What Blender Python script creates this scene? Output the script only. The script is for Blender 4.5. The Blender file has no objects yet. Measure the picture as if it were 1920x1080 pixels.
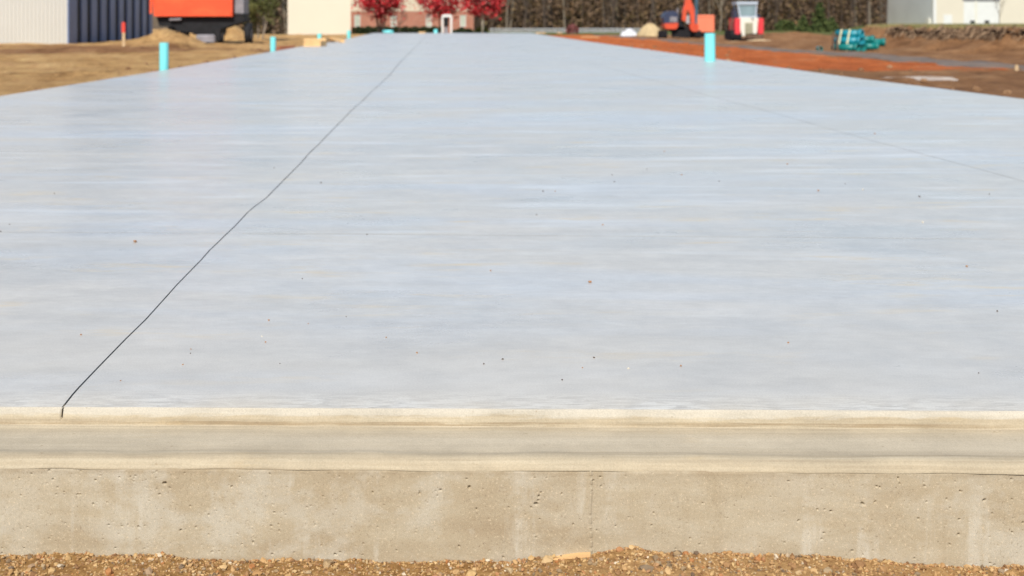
import bpy, math, random
import numpy as np
R = math.radians
rnd = random.Random(7)
rng = np.random.default_rng(11)
scene = bpy.context.scene
COL = scene.collection

# ------------------------------------------------------------ camera, sky, sun, exposure
F = 2400.0      # focal length in 1920-px pixels
H = 0.75        # eye height above the slab
VX, VY = 826.0, 41.0
cam_d = bpy.data.cameras.new("camera")
cam = bpy.data.objects.new("camera", cam_d); COL.objects.link(cam)
cam.location = (0, 0, H); cam.rotation_euler = (R(90), 0, 0)
cam_d.sensor_width = 36; cam_d.lens = F / 1920 * 36
cam_d.shift_x = (960 - VX) / 1920; cam_d.shift_y = -(540 - VY) / 1920
cam_d.clip_start = 0.05; cam_d.clip_end = 3000
cam_d.dof.use_dof = True; cam_d.dof.focus_distance = 2.65; cam_d.dof.aperture_fstop = 6.0
scene.camera = cam

SUN_EL, SUN_AZ = 45.0, 11.0       # azimuth: degrees to the left of straight behind the camera
sd = (-math.sin(R(SUN_AZ)) * math.cos(R(SUN_EL)), -math.cos(R(SUN_AZ)) * math.cos(R(SUN_EL)), math.sin(R(SUN_EL)))
sl = bpy.data.lights.new("sun", 'SUN'); sl.energy = 4.0; sl.angle = R(0.5); sl.color = (1.0, 0.94, 0.84)
so = bpy.data.objects.new("sun", sl); COL.objects.link(so)
from mathutils import Vector, noise as mnoise
so.rotation_euler = Vector(sd).to_track_quat('Z', 'Y').to_euler()
world = bpy.data.worlds.new("World"); scene.world = world; world.use_nodes = True
wn = world.node_tree; bg = wn.nodes['Background']
sky = wn.nodes.new('ShaderNodeTexSky'); sky.sky_type = 'NISHITA'; sky.sun_disc = False
sky.sun_elevation = R(SUN_EL); sky.sun_rotation = R(180 + SUN_AZ)
sky.air_density = 1.0; sky.dust_density = 0.6; sky.ozone_density = 1.5
wn.links.new(sky.outputs[0], bg.inputs[0]); bg.inputs[1].default_value = 0.10
scene.view_settings.view_transform = 'Standard'; scene.view_settings.look = 'None'
scene.view_settings.exposure = 0.40; scene.view_settings.gamma = 1
scene.render.engine = 'CYCLES'

# ------------------------------------------------------------ helpers
def XX(px, d): return (px - VX) * d / F
def ZZ(row, d): return H - (row - VY) * d / F
def G(px, row, z=0.0):
    d = F * (H - z) / (row - VY)
    return ((px - VX) * d / F, d)

class MB:
    def __init__(s): s.v = []; s.f = []; s.m = []
    def add(s, vs, fs, mi=0):
        o = len(s.v); s.v += [tuple(v) for v in vs]
        s.f += [tuple(i + o for i in f) for f in fs]; s.m += [mi] * len(fs); return s
    def box(s, x0, x1, y0, y1, z0, z1, mi=0, rz=0.0, piv=None):
        vs = [(x, y, z) for z in (z0, z1) for y in (y0, y1) for x in (x0, x1)]
        if rz:
            px, py = piv if piv else ((x0 + x1) / 2, (y0 + y1) / 2)
            c, q = math.cos(rz), math.sin(rz)
            vs = [(px + (x - px) * c - (y - py) * q, py + (x - px) * q + (y - py) * c, z) for x, y, z in vs]
        return s.add(vs, [(0, 2, 3, 1), (4, 5, 7, 6), (0, 1, 5, 4), (2, 6, 7, 3), (0, 4, 6, 2), (1, 3, 7, 5)], mi)
    def bbox(s, x0, x1, y0, y1, z0, z1, b=0.02, mi=0):
        # box with chamfered vertical and top edges
        ring = [(x0 + b, y0), (x1 - b, y0), (x1, y0 + b), (x1, y1 - b), (x1 - b, y1), (x0 + b, y1), (x0, y1 - b), (x0, y0 + b)]
        ins = [(min(max(x, x0 + b), x1 - b), min(max(y, y0 + b), y1 - b)) for x, y in ring]
        vs = [(x, y, z0) for x, y in ring] + [(x, y, z1 - b) for x, y in ring] + [(x, y, z1) for x, y in ins]
        fs = [tuple(range(7, -1, -1))]
        for k in range(8):
            j = (k + 1) % 8
            fs += [(k, j, 8 + j, 8 + k), (8 + k, 8 + j, 16 + j, 16 + k)]
        fs.append(tuple(range(16, 24)))
        return s.add(vs, fs, mi)
    def prism(s, pts, y0, y1, mi=0):      # outline in x,z pushed along y
        n = len(pts)
        vs = [(x, y0, z) for x, z in pts] + [(x, y1, z) for x, z in pts]
        fs = [tuple(range(n)), tuple(range(2 * n - 1, n - 1, -1))]
        fs += [(k, n + k, n + (k + 1) % n, (k + 1) % n) for k in range(n)]
        return s.add(vs, fs, mi)
    def tube(s, pts, rad, n=10, mi=0, caps=True):
        pts = [Vector(p) for p in pts]
        if not isinstance(rad, (list, tuple)): rad = [rad] * len(pts)
        o = []; up = Vector((0.13, 0.21, 1)).normalized()
        for i, p in enumerate(pts):
            t = (pts[min(i + 1, len(pts) - 1)] - pts[max(i - 1, 0)]).normalized()
            a = t.cross(up)
            if a.length < 0.05: a = t.cross(Vector((1, 0, 0)))
            a.normalize(); b = t.cross(a)
            o += [tuple(p + (a * math.cos(2 * math.pi * k / n) + b * math.sin(2 * math.pi * k / n)) * rad[i]) for k in range(n)]
        fs = []
        for i in range(len(pts) - 1):
            for k in range(n):
                j = (k + 1) % n
                fs.append((i * n + k, i * n + j, (i + 1) * n + j, (i + 1) * n + k))
        if caps: fs += [tuple(range(n - 1, -1, -1)), tuple(range((len(pts) - 1) * n, len(pts) * n))]
        return s.add(o, fs, mi)
    def pipe(s, p0, p1, ro, ri, n=20, mi=0):    # hollow pipe
        p0, p1 = Vector(p0), Vector(p1); t = (p1 - p0).normalized()
        a = t.cross(Vector((0.1, 0.3, 1)))
        if a.length < 0.35: a = t.cross(Vector((1, 0, 0)))
        a.normalize(); b = t.cross(a); vs = []
        for p, r in ((p0, ro), (p1, ro), (p1, ri), (p0, ri)):
            vs += [tuple(p + (a * math.cos(2 * math.pi * k / n) + b * math.sin(2 * math.pi * k / n)) * r) for k in range(n)]
        fs = []
        for q in range(4):
            for k in range(n):
                j = (k + 1) % n; e = (q + 1) % 4
                fs.append((q * n + k, q * n + j, e * n + j, e * n + k))
        return s.add(vs, fs, mi)
    def build(s, name, mats, parent=None, smooth=False):
        return mesh_obj(name, s.v, s.f, mats, parent, smooth, s.m)

def mesh_obj(name, v, f, mats, parent=None, smooth=False, mi=None):
    me = bpy.data.meshes.new(name); me.from_pydata(v, [], f); me.update()
    if not isinstance(mats, (list, tuple)): mats = [mats]
    for m in mats: me.materials.append(m)
    if mi is not None and len(mats) > 1: me.polygons.foreach_set('material_index', mi)
    if smooth: me.polygons.foreach_set('use_smooth', [True] * len(me.polygons))
    o = bpy.data.objects.new(name, me); COL.objects.link(o)
    if parent is not None:
        o.parent = parent
        o.location = -parent.location if isinstance(parent.location, Vector) else (0, 0, 0)
    return o
def np_obj(name, V, Q, mats, parent=None, smooth=False, mi=None):
    """fast mesh from numpy arrays: V (n,3), Q (m,k)"""
    me = bpy.data.meshes.new(name); k = Q.shape[1]
    me.vertices.add(len(V)); me.vertices.foreach_set('co', V.astype(np.float32).ravel())
    me.loops.add(Q.size); me.loops.foreach_set('vertex_index', Q.astype(np.int32).ravel())
    me.polygons.add(len(Q)); me.polygons.foreach_set('loop_start', np.arange(0, Q.size, k, dtype=np.int32))
    me.polygons.foreach_set('loop_total', np.full(len(Q), k, dtype=np.int32))
    if not isinstance(mats, (list, tuple)): mats = [mats]
    for m in mats: me.materials.append(m)
    if mi is not None: me.polygons.foreach_set('material_index', mi.astype(np.int32))
    me.polygons.foreach_set('use_smooth', np.full(len(Q), smooth))
    me.update(calc_edges=True); me.validate()
    o = bpy.data.objects.new(name, me); COL.objects.link(o)
    if parent is not None: o.parent = parent; o.location = -parent.location
    return o
def tag(o, label=None, cat=None, group=None, kind=None):
    if label: o['label'] = label
    if cat: o['category'] = cat
    if group: o['group'] = group
    if kind: o['kind'] = kind
    return o
def thing(name, loc, label, cat, group=None):
    o = bpy.data.objects.new(name, None); COL.objects.link(o); o.location = loc; o.empty_display_size = 0.2
    return tag(o, label, cat, group)

# ------------------------------------------------------------ materials
class NT:
    def __init__(s, name):
        s.m = bpy.data.materials.new(name); s.m.use_nodes = True; s.t = s.m.node_tree
        s.b = s.t.nodes['Principled BSDF']; s.co = s.t.nodes.new('ShaderNodeTexCoord').outputs['Object']
        s.b.inputs['Specular IOR Level'].default_value = 0.3
    def lk(s, a, b): s.t.links.new(a, b)
    def mapping(s, sc=(1, 1, 1), rot=(0, 0, 0), src=None):
        n = s.t.nodes.new('ShaderNodeMapping'); n.inputs['Scale'].default_value = sc; n.inputs['Rotation'].default_value = rot
        s.lk(src or s.co, n.inputs[0]); return n.outputs[0]
    def noise(s, scale, detail=4, rough=0.55, vec=None, dist=0.0):
        n = s.t.nodes.new('ShaderNodeTexNoise'); n.inputs['Scale'].default_value = scale
        n.inputs['Detail'].default_value = detail; n.inputs['Roughness'].default_value = rough
        n.inputs['Distortion'].default_value = dist; s.lk(vec or s.co, n.inputs['Vector']); return n.outputs['Fac']
    def ramp(s, fac, stops, interp='LINEAR'):
        n = s.t.nodes.new('ShaderNodeValToRGB'); e = n.color_ramp.elements; n.color_ramp.interpolation = interp
        while len(e) < len(stops): e.new(0.5)
        for i, (p, c) in enumerate(stops):
            e[i].position = p; e[i].color = (*c, 1) if not isinstance(c, (int, float)) else (c, c, c, 1)
        s.lk(fac, n.inputs[0]); return n.outputs[0]
    def mix(s, fac, a, b, mode='MIX'):
        n = s.t.nodes.new('ShaderNodeMix'); n.data_type = 'RGBA'; n.blend_type = mode
        for sock, val in ((n.inputs[0], fac), (n.inputs[6], a), (n.inputs[7], b)):
            if isinstance(val, (int, float)): sock.default_value = val
            elif isinstance(val, tuple): sock.default_value = (*val, 1)
            else: s.lk(val, sock)
        return n.outputs[2]
    def math(s, op, a, b=None, clamp=False):
        n = s.t.nodes.new('ShaderNodeMath'); n.operation = op; n.use_clamp = clamp
        for i, val in enumerate((a, b)):
            if val is None: continue
            if isinstance(val, (int, float)): n.inputs[i].default_value = val
            else: s.lk(val, n.inputs[i])
        return n.outputs[0]
    def sep(s, src=None):
        n = s.t.nodes.new('ShaderNodeSeparateXYZ'); s.lk(src or s.co, n.inputs[0]); return n.outputs
    def bump(s, h, strength, dist):
        n = s.t.nodes.new('ShaderNodeBump'); n.inputs['Strength'].default_value = strength
        n.inputs['Distance'].default_value = dist; s.lk(h, n.inputs['Height']); s.lk(n.outputs[0], s.b.inputs['Normal'])
    def done(s, col, rough=0.8, spec=None):
        if isinstance(col, tuple): s.b.inputs['Base Color'].default_value = (*col, 1)
        else: s.lk(col, s.b.inputs['Base Color'])
        if isinstance(rough, (int, float)): s.b.inputs['Roughness'].default_value = rough
        else: s.lk(rough, s.b.inputs['Roughness'])
        if spec is not None: s.b.inputs['Specular IOR Level'].default_value = spec
        return s.m

def plain(name, c, rough=0.7, var=0.18, scale=3.0, spec=0.3, metal=0.0, dirt=None, dirt_amt=0.5):
    m = NT(name); n = m.noise(scale, 5)
    lo = tuple(x * (1 - var) for x in c); hi = tuple(min(1, x * (1 + var)) for x in c)
    col = m.ramp(n, [(0.3, lo), (0.7, hi)])
    if dirt:
        d = m.noise(scale * 0.6, 6, 0.7, vec=m.mapping((1, 1, 2.2)))
        col = m.mix(m.math('MULTIPLY', m.ramp(d, [(0.5, 0.0), (0.72, 1.0)]), dirt_amt), col, dirt)
    m.b.inputs['Metallic'].default_value = metal
    return m.done(col, rough, spec)

def slab_mat():
    m = NT('troweled_concrete')
    xyz = m.sep(); far = m.math('DIVIDE', m.math('SUBTRACT', xyz[1], 3.4), 3.0, True)
    a = m.noise(1.0, 8, 0.62, vec=m.mapping((1.1, 1.7, 1)), dist=0.8)
    b = m.noise(1.0, 8, 0.68, vec=m.mapping((5.0, 8.0, 1), (0, 0, R(3))), dist=0.2)
    c = m.noise(1.0, 6, 0.6, vec=m.mapping((0.30, 0.75, 1)), dist=0.4)
    col = m.ramp(a, [(0.3, (0.405, 0.40, 0.385)), (0.5, (0.465, 0.448, 0.415)), (0.7, (0.535, 0.512, 0.47))])
    col = m.mix(m.ramp(c, [(0.38, 0.0), (0.62, 0.75)]), col, (0.52, 0.49, 0.435))
    col = m.mix(m.ramp(m.noise(1.0, 6, 0.6, vec=m.mapping((0.22, 0.8, 4)), dist=0.5), [(0.5, 0.0), (0.62, 0.8)]), col, (0.475, 0.495, 0.515))
    col = m.mix(0.42, col, m.ramp(b, [(0.3, 0.38), (0.5, 0.49), (0.7, 0.61)]), 'OVERLAY')
    gr = m.noise(1.0, 6, 0.75, vec=m.mapping((20, 42, 1), (0, 0, R(-2))), dist=0.2)
    col = m.mix(0.42, col, m.ramp(gr, [(0.3, 0.38), (0.5, 0.49), (0.7, 0.61)]), 'OVERLAY')
    pk = m.noise(95, 3, 0.6)
    col = m.mix(m.ramp(pk, [(0.24, 0.6), (0.29, 0.0)]), col, (0.30, 0.27, 0.23))
    wav = m.t.nodes.new('ShaderNodeTexWave'); wav.wave_type = 'RINGS'; wav.inputs['Scale'].default_value = 1.1; wav.inputs['Distortion'].default_value = 5; wav.inputs['Detail'].default_value = 4; wav.inputs['Detail Scale'].default_value = 1.6
    m.lk(m.mapping((1, 1, 1)), wav.inputs['Vector'])
    col = m.mix(m.math('MULTIPLY', m.ramp(m.noise(1.3, 4), [(0.5, 0.0), (0.65, 0.13)]), 1.0), col, m.ramp(wav.outputs['Fac'], [(0.2, (0.36, 0.35, 0.33)), (0.8, (0.66, 0.65, 0.62))]))
    # pale drag marks further out
    s1 = m.noise(1.0, 5, 0.6, vec=m.mapping((0.8, 6, 1), (0, 0, R(2))), dist=0.4)
    col = m.mix(m.math('MULTIPLY', m.ramp(s1, [(0.54, 0.0), (0.66, 0.75)]), m.math('ADD', m.math('MULTIPLY', far, 0.8), 0.2)), col, (0.60, 0.61, 0.61))
    s3 = m.noise(1.0, 5, 0.6, vec=m.mapping((0.6, 5, 7), (0, 0, R(-1))), dist=0.4)
    col = m.mix(m.math('MULTIPLY', m.ramp(s3, [(0.56, 0.0), (0.68, 0.6)]), far), col, (0.41, 0.415, 0.415))
    s2 = m.noise(1.0, 4, 0.6, vec=m.mapping((1.1, 4, 3), (0, 0, R(-3))))
    st = m.noise(1.0, 5, 0.7, vec=m.mapping((3.1, 13, 7), (0, 0, R(4))))
    tan = m.math('MULTIPLY', m.ramp(s2, [(0.52, 0.0), (0.62, 1.0)]), m.ramp(st, [(0.5, 0.0), (0.63, 0.7)]))
    col = m.mix(tan, col, (0.57, 0.46, 0.29))
    nr = m.math('SUBTRACT', 1.0, m.math('DIVIDE', m.math('SUBTRACT', m.math('ADD', xyz[1], m.math('MULTIPLY', m.noise(1.6, 6, 0.6), 1.2)), 3.1), 1.0, True), True)
    col = m.mix(m.math('MULTIPLY', nr, 0.6), col, m.ramp(b, [(0.3, (0.46, 0.43, 0.375)), (0.7, (0.555, 0.525, 0.465))]))
    # mottled, rough band along the front edge
    yy = m.math('ADD', xyz[1], m.math('MULTIPLY', xyz[0], 0.014))
    edge = m.math('SUBTRACT', 1.0, m.math('DIVIDE', m.math('SUBTRACT', yy, 2.48), 0.13), True)
    mo = m.noise(1.0, 6, 0.7, vec=m.mapping((16, 75, 1)), dist=0.8)
    col = m.mix(m.math('MULTIPLY', edge, m.ramp(mo, [(0.48, 0.0), (0.56, 0.9)])), col, (0.68, 0.66, 0.60))
    col = m.mix(m.math('MULTIPLY', edge, m.ramp(mo, [(0.36, 0.9), (0.46, 0.0)])), col, (0.33, 0.31, 0.27))
    col = m.mix(m.math('MULTIPLY', edge, m.ramp(m.noise(4.0, 5), [(0.4, 0.15), (0.6, 0.8)])), col, (0.56, 0.50, 0.40))
    fine = m.noise(260, 3, 0.7)
    col = m.mix(0.6, col, m.ramp(fine, [(0.3, 0.4), (0.7, 0.6)]), 'OVERLAY')
    m.bump(m.math('ADD', m.math('MULTIPLY', b, 0.35), m.math('MULTIPLY', fine, 0.2)), 0.12, 0.001)
    rg = m.ramp(a, [(0.3, 0.25), (0.7, 0.36)])
    return m.done(col, rg, 0.42)

def edge_mat():     # formed step and brick ledge; x runs along it
    m = NT('formed_edge_concrete'); z = m.sep()
    st = m.noise(1.0, 6, 0.65, vec=m.mapping((1.5, 60, 110)), dist=0.1)
    pa = m.noise(2.2, 5, 0.6)
    col = m.ramp(st, [(0.28, (0.31, 0.25, 0.17)), (0.5, (0.40, 0.335, 0.235)), (0.72, (0.465, 0.40, 0.29))])
    yy = m.math('ADD', z[1], m.math('MULTIPLY', z[0], 0.014))     # front edge at 2.483
    
    gray = m.ramp(m.noise(1.0, 6, 0.6, vec=m.mapping((1.2, 16, 1))), [(0.3, (0.41, 0.35, 0.255)), (0.7, (0.52, 0.455, 0.345))])
    soft = m.math('MULTIPLY', m.math('DIVIDE', m.math('SUBTRACT', m.math('ADD', 2.462, m.math('MULTIPLY', m.math('SUBTRACT', pa, 0.5), 0.02)), yy), 0.05, True), m.math('DIVIDE', m.math('SUBTRACT', yy, m.math('ADD', 2.325, m.math('MULTIPLY', m.math('SUBTRACT', pa, 0.5), 0.03))), 0.045, True), True)
    col = m.mix(m.math('MULTIPLY', soft, 0.85), col, gray)
    brn_ = m.math('MULTIPLY', m.math('LESS_THAN', m.math('ABSOLUTE', m.math('ADD', z[2], 0.0265)), 0.0035), m.ramp(m.noise(1.0, 5, 0.7, vec=m.mapping((3, 90, 90))), [(0.42, 0.0), (0.58, 0.8)]))
    col = m.mix(brn_, col, (0.27, 0.20, 0.12))
    och = m.math('MULTIPLY', m.ramp(pa, [(0.55, 0.0), (0.7, 0.6)]), m.ramp(m.noise(1.0, 5, 0.7, vec=m.mapping((9, 60, 60))), [(0.5, 0.0), (0.65, 1.0)]))
    col = m.mix(och, col, (0.46, 0.33, 0.165))
    wh = m.math('DIVIDE', m.math('ADD', m.math('ADD', z[2], 0.016), m.math('MULTIPLY', m.math('SUBTRACT', m.noise(1.0, 5, 0.7, vec=m.mapping((7, 40, 60))), 0.5), 0.03)), 0.006, True)
    col = m.mix(m.math('MULTIPLY', wh, 0.75), col, (0.475, 0.44, 0.37))
    blot = m.noise(7.0, 7, 0.7)
    col = m.mix(0.5, col, m.ramp(blot, [(0.3, 0.38), (0.7, 0.6)]), 'OVERLAY')
    chip = m.noise(75, 5, 0.75)
    col = m.mix(m.ramp(chip, [(0.29, 0.75), (0.36, 0.0)]), col, (0.24, 0.18, 0.11))
    fine = m.noise(330, 4, 0.8)
    col = m.mix(0.55, col, m.ramp(fine, [(0.3, 0.36), (0.7, 0.63)]), 'OVERLAY')
    m.bump(m.math('ADD', fine, m.math('MULTIPLY', st, 1.5)), 0.5, 0.0012)
    return m.done(col, 0.85, 0.25)

def wall_mat():
    m = NT('cast_wall_concrete'); xyz = m.sep()
    a = m.noise(1.0, 8, 0.68, vec=m.mapping((3.6, 1, 9)), dist=0.1)
    v = m.noise(1.0, 5, 0.6, vec=m.mapping((22, 1, 2.2)), dist=0.2)
    col = m.ramp(a, [(0.32, (0.335, 0.265, 0.175)), (0.5, (0.38, 0.315, 0.218)), (0.68, (0.43, 0.375, 0.28))])
    pale = m.math('MULTIPLY', m.ramp(m.noise(1.0, 5, 0.65, vec=m.mapping((8, 1, 10), (0, 0, 0)), dist=0.2), [(0.47, 0.0), (0.60, 0.6)]), m.ramp(m.noise(1.7, 2), [(0.42, 0.2), (0.58, 1.0)]))
    col = m.mix(pale, col, (0.47, 0.435, 0.36))
    col = m.mix(m.math('MULTIPLY', m.ramp(v, [(0.54, 0.0), (0.66, 0.75)]), m.ramp(m.noise(1.0, 5, 0.7, vec=m.mapping((9, 1, 13))), [(0.46, 0.0), (0.6, 1.0)])), col, (0.50, 0.46, 0.38))
    col = m.mix(m.ramp(v, [(0.26, 0.5), (0.4, 0.0)]), col, (0.33, 0.265, 0.175))
    sp = m.noise(240, 5, 0.8)
    col = m.mix(m.ramp(sp, [(0.585, 0.0), (0.66, 0.8)]), col, (0.66, 0.54, 0.38))
    col = m.mix(m.ramp(sp, [(0.33, 0.8), (0.41, 0.0)]), col, (0.17, 0.12, 0.075))
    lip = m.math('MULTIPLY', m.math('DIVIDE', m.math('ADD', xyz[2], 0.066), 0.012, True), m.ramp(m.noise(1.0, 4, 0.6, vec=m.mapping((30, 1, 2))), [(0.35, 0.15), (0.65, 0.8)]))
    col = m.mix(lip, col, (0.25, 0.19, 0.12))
    fine = m.noise(700, 3, 0.8)
    col = m.mix(0.6, col, m.ramp(fine, [(0.3, 0.35), (0.7, 0.65)]), 'OVERLAY')
    m.bump(m.math('ADD', sp, m.math('MULTIPLY', fine, 0.5)), 0.5, 0.0009)
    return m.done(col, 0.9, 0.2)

def ground_mat():
    m = NT('bare_earth')
    at = m.t.nodes.new('ShaderNodeAttribute'); at.attribute_name = 'mask'
    c = m.t.nodes.new('ShaderNodeSeparateColor'); m.lk(at.outputs['Color'], c.inputs[0])
    big = m.noise(0.25, 6, 0.6); mid = m.noise(1.0, 7, 0.65, vec=m.mapping((0.9, 0.55, 1))); fine = m.noise(9, 6, 0.7)
    tan = m.ramp(mid, [(0.3, (0.34, 0.18, 0.07)), (0.48, (0.57, 0.34, 0.14)), (0.7, (0.70, 0.46, 0.215))])
    brn = m.ramp(mid, [(0.3, (0.19, 0.09, 0.04)), (0.5, (0.325, 0.165, 0.075)), (0.7, (0.44, 0.25, 0.125))])
    cly = m.ramp(mid, [(0.3, (0.46, 0.115, 0.032)), (0.55, (0.60, 0.165, 0.048)), (0.75, (0.60, 0.25, 0.11))])
    grs = m.ramp(fine, [(0.35, (0.085, 0.10, 0.03)), (0.6, (0.15, 0.165, 0.055)), (0.75, (0.26, 0.21, 0.10))])
    jit = m.math('MULTIPLY', m.math('SUBTRACT', m.noise(1.3, 6, 0.7), 0.5), 0.9)
    def msk(ch): return m.ramp(m.math('ADD', ch, jit), [(0.42, 0.0), (0.6, 1.0)])
    col = m.mix(msk(c.outputs[1]), tan, brn)
    col = m.mix(msk(c.outputs[0]), col, cly)
    col = m.mix(msk(c.outputs[2]), col, grs)
    mm = m.noise(3.2, 7, 0.75, dist=0.4)
    col = m.mix(0.8, col, m.ramp(mm, [(0.32, 0.3), (0.5, 0.5), (0.68, 0.68)]), 'OVERLAY')
    col = m.mix(0.7, col, m.ramp(fine, [(0.3, 0.36), (0.7, 0.64)]), 'OVERLAY')
    col = m.mix(0.4, col, m.ramp(big, [(0.3, 0.38), (0.7, 0.6)]), 'OVERLAY')
    m.bump(m.math('ADD', m.math('ADD', mid, m.math('MULTIPLY', mm, 0.7)), m.math('MULTIPLY', fine, 0.3)), 1.0, 0.3)
    return m.done(col, 0.95, 0.1)

def island_mat(name, stops, rough=0.8, spec=0.2, noise_scale=0.0, noise_amt=0.0, trans=0.0):
    m = NT(name); g = m.t.nodes.new('ShaderNodeNewGeometry'); f = g.outputs['Random Per Island']
    if noise_amt:
        f = m.math('ADD', m.math('MULTIPLY', f, 1 - noise_amt), m.math('MULTIPLY', m.ramp(m.noise(noise_scale, 3), [(0.32, 0.0), (0.68, 1.0)]), noise_amt))
    return m.done(m.ramp(f, stops), rough, spec)

M = {}
M['slab'] = slab_mat(); M['edge'] = edge_mat(); M['wall'] = wall_mat(); M['ground'] = ground_mat()
M['gravel_soil'] = None
def gravel_soil():
    m = NT('gravelly_soil'); n = m.noise(60, 7, 0.75); b = m.noise(3.0, 3); xs_ = m.math('ADD', m.sep()[0], m.math('MULTIPLY', m.math('SUBTRACT', b, 0.5), 0.8))
    col = m.ramp(n, [(0.3, (0.13, 0.062, 0.022)), (0.5, (0.26, 0.145, 0.052)), (0.7, (0.42, 0.26, 0.11))])
    col = m.mix(m.ramp(m.math('MULTIPLY', m.math('DIVIDE', m.math('SUBTRACT', xs_, 0.15), 0.25, True), m.math('DIVIDE', m.math('SUBTRACT', 1.05, xs_), 0.25, True)), [(0.0, 0.0), (1.0, 0.6)]), col, m.ramp(n, [(0.3, (0.26, 0.145, 0.06)), (0.7, (0.50, 0.32, 0.15))]))
    m.bump(n, 0.8, 0.006); return m.done(col, 0.95, 0.1)
M['gravel_soil'] = gravel_soil()
M['pebbles'] = island_mat('pebbles', [(0.0, (0.16, 0.08, 0.035)), (0.2, (0.32, 0.18, 0.08)), (0.38, (0.48, 0.32, 0.145)), (0.55, (0.36, 0.20, 0.08)),
    (0.66, (0.55, 0.38, 0.19)), (0.76, (0.13, 0.09, 0.06)), (0.84, (0.44, 0.32, 0.18)), (0.9, (0.36, 0.15, 0.05)), (0.97, (0.30, 0.22, 0.14)), (1.0, (0.58, 0.49, 0.36))], 0.75)
M['cyan'] = plain('teal_plastic_pipe', (0.20, 0.70, 0.72), 0.45, 0.05, 2, 0.4)
M['teal'] = plain('green_plastic_pipe', (0.005, 0.17, 0.155), 0.4, 0.10, 2, 0.4)
M['teal_blue'] = plain('blue_green_plastic_pipe', (0.008, 0.22, 0.28), 0.4, 0.10, 2, 0.4)
M['white_steel'] = plain('ribbed_white_steel', (0.49, 0.48, 0.44), 0.5, 0.03, 0.5)
M['navy'] = plain('navy_steel', (0.14, 0.195, 0.34), 0.45, 0.12, 0.7)
M['black'] = plain('black_gap', (0.006, 0.007, 0.011), 0.6, 0.2)
M['cream'] = plain('cream_panel_wall', (0.63, 0.575, 0.47), 0.8, 0.02, 0.4)
M['cream2'] = plain('pale_cream_wall', (0.60, 0.51, 0.38), 0.8, 0.03, 0.4)
M['gray_wall'] = plain('grey_panel_wall', (0.60, 0.61, 0.58), 0.7, 0.05, 0.3)
M['white'] = plain('white_paint', (0.66, 0.66, 0.64), 0.6, 0.04, 1)
M['dark_glass'] = plain('dark_glass', (0.02, 0.022, 0.03), 0.15, 0.1, 1, 0.6)
M['pale_glass'] = plain('pale_window_blind', (0.42, 0.44, 0.36), 0.4, 0.1, 1, 0.5)
M['roof'] = plain('grey_metal_roof', (0.25, 0.26, 0.27), 0.6, 0.1)
M['orange'] = plain('orange_paint', (0.72, 0.085, 0.028), 0.5, 0.06, 0.8, 0.35, 0, (0.70, 0.20, 0.06), 0.5)
M['machine_orange'] = plain('machine_orange', (0.62, 0.075, 0.03), 0.45, 0.12, 2.0, 0.4, 0, (0.30, 0.10, 0.05), 0.5)
M['salmon'] = plain('faded_orange_paint', (0.75, 0.21, 0.115), 0.7, 0.03, 1)
M['rubber'] = plain('black_rubber', (0.018, 0.018, 0.02), 0.8, 0.3, 6, 0.2)
M['chassis'] = plain('dark_chassis', (0.008, 0.008, 0.010), 0.7, 0.4, 4)
M['grey_steel'] = plain('grey_steel', (0.23, 0.22, 0.24), 0.5, 0.2, 3)
M['machine_navy'] = plain('machine_navy', (0.035, 0.045, 0.085), 0.45, 0.2, 3)
M['arm_blue'] = plain('dark_blue_hydraulics', (0.05, 0.10, 0.14), 0.5, 0.2, 3)
M['red'] = plain('red_paint', (0.66, 0.045, 0.055), 0.5, 0.08, 3)
M['off_white'] = plain('off_white_paint', (0.68, 0.66, 0.58), 0.55, 0.08, 3)
M['cab_frame'] = plain('pale_blue_frame', (0.40, 0.46, 0.53), 0.5, 0.1, 3)
M['cab_glass'] = plain('blue_green_glass', (0.20, 0.28, 0.31), 0.2, 0.15, 2, 0.6)
M['grille'] = plain('beige_grille', (0.36, 0.34, 0.24), 0.7, 0.2, 8)
M['lumber'] = plain('yellow_pine', (0.70, 0.45, 0.21), 0.8, 0.15, 6)
M['lumber_dark'] = plain('stained_plank', (0.34, 0.13, 0.07), 0.85, 0.2, 6)
M['stake'] = plain('pale_stake', (0.50, 0.36, 0.21), 0.85, 0.15, 6)
M['stake_red'] = plain('red_stake_paint', (0.62, 0.06, 0.04), 0.7, 0.1, 6)
M['bark'] = plain('grey_brown_bark', (0.20, 0.165, 0.125), 0.95, 0.3, 6, 0.1)
M['bark_dark'] = plain('dark_bark', (0.09, 0.068, 0.055), 0.95, 0.3, 6, 0.1)
M['bark_light'] = plain('light_bark', (0.33, 0.28, 0.22), 0.95, 0.3, 6, 0.1)
M['red_leaf'] = island_mat('red_leaves', [(0.0, (0.26, 0.012, 0.018)), (0.4, (0.50, 0.018, 0.026)), (0.75, (0.64, 0.04, 0.045)), (1.0, (0.60, 0.14, 0.14))], 0.7)
M['green_leaf'] = island_mat('olive_leaves', [(0.0, (0.035, 0.045, 0.018)), (0.5, (0.10, 0.11, 0.035)), (1.0, (0.22, 0.21, 0.075))], 0.7, 0.2, 0.9, 0.5)
M['conifer_leaf'] = island_mat('conifer_needles', [(0.0, (0.03, 0.05, 0.018)), (0.6, (0.075, 0.10, 0.03)), (1.0, (0.14, 0.16, 0.05))], 0.8)
M['hedge_leaf'] = island_mat('hedge_leaves', [(0.0, (0.012, 0.02, 0.008)), (0.7, (0.035, 0.05, 0.018)), (1.0, (0.07, 0.085, 0.03))], 0.7)
M['yellow_leaf'] = island_mat('yellow_green_leaves', [(0.0, (0.12, 0.12, 0.02)), (1.0, (0.32, 0.28, 0.05))], 0.7)
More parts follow.
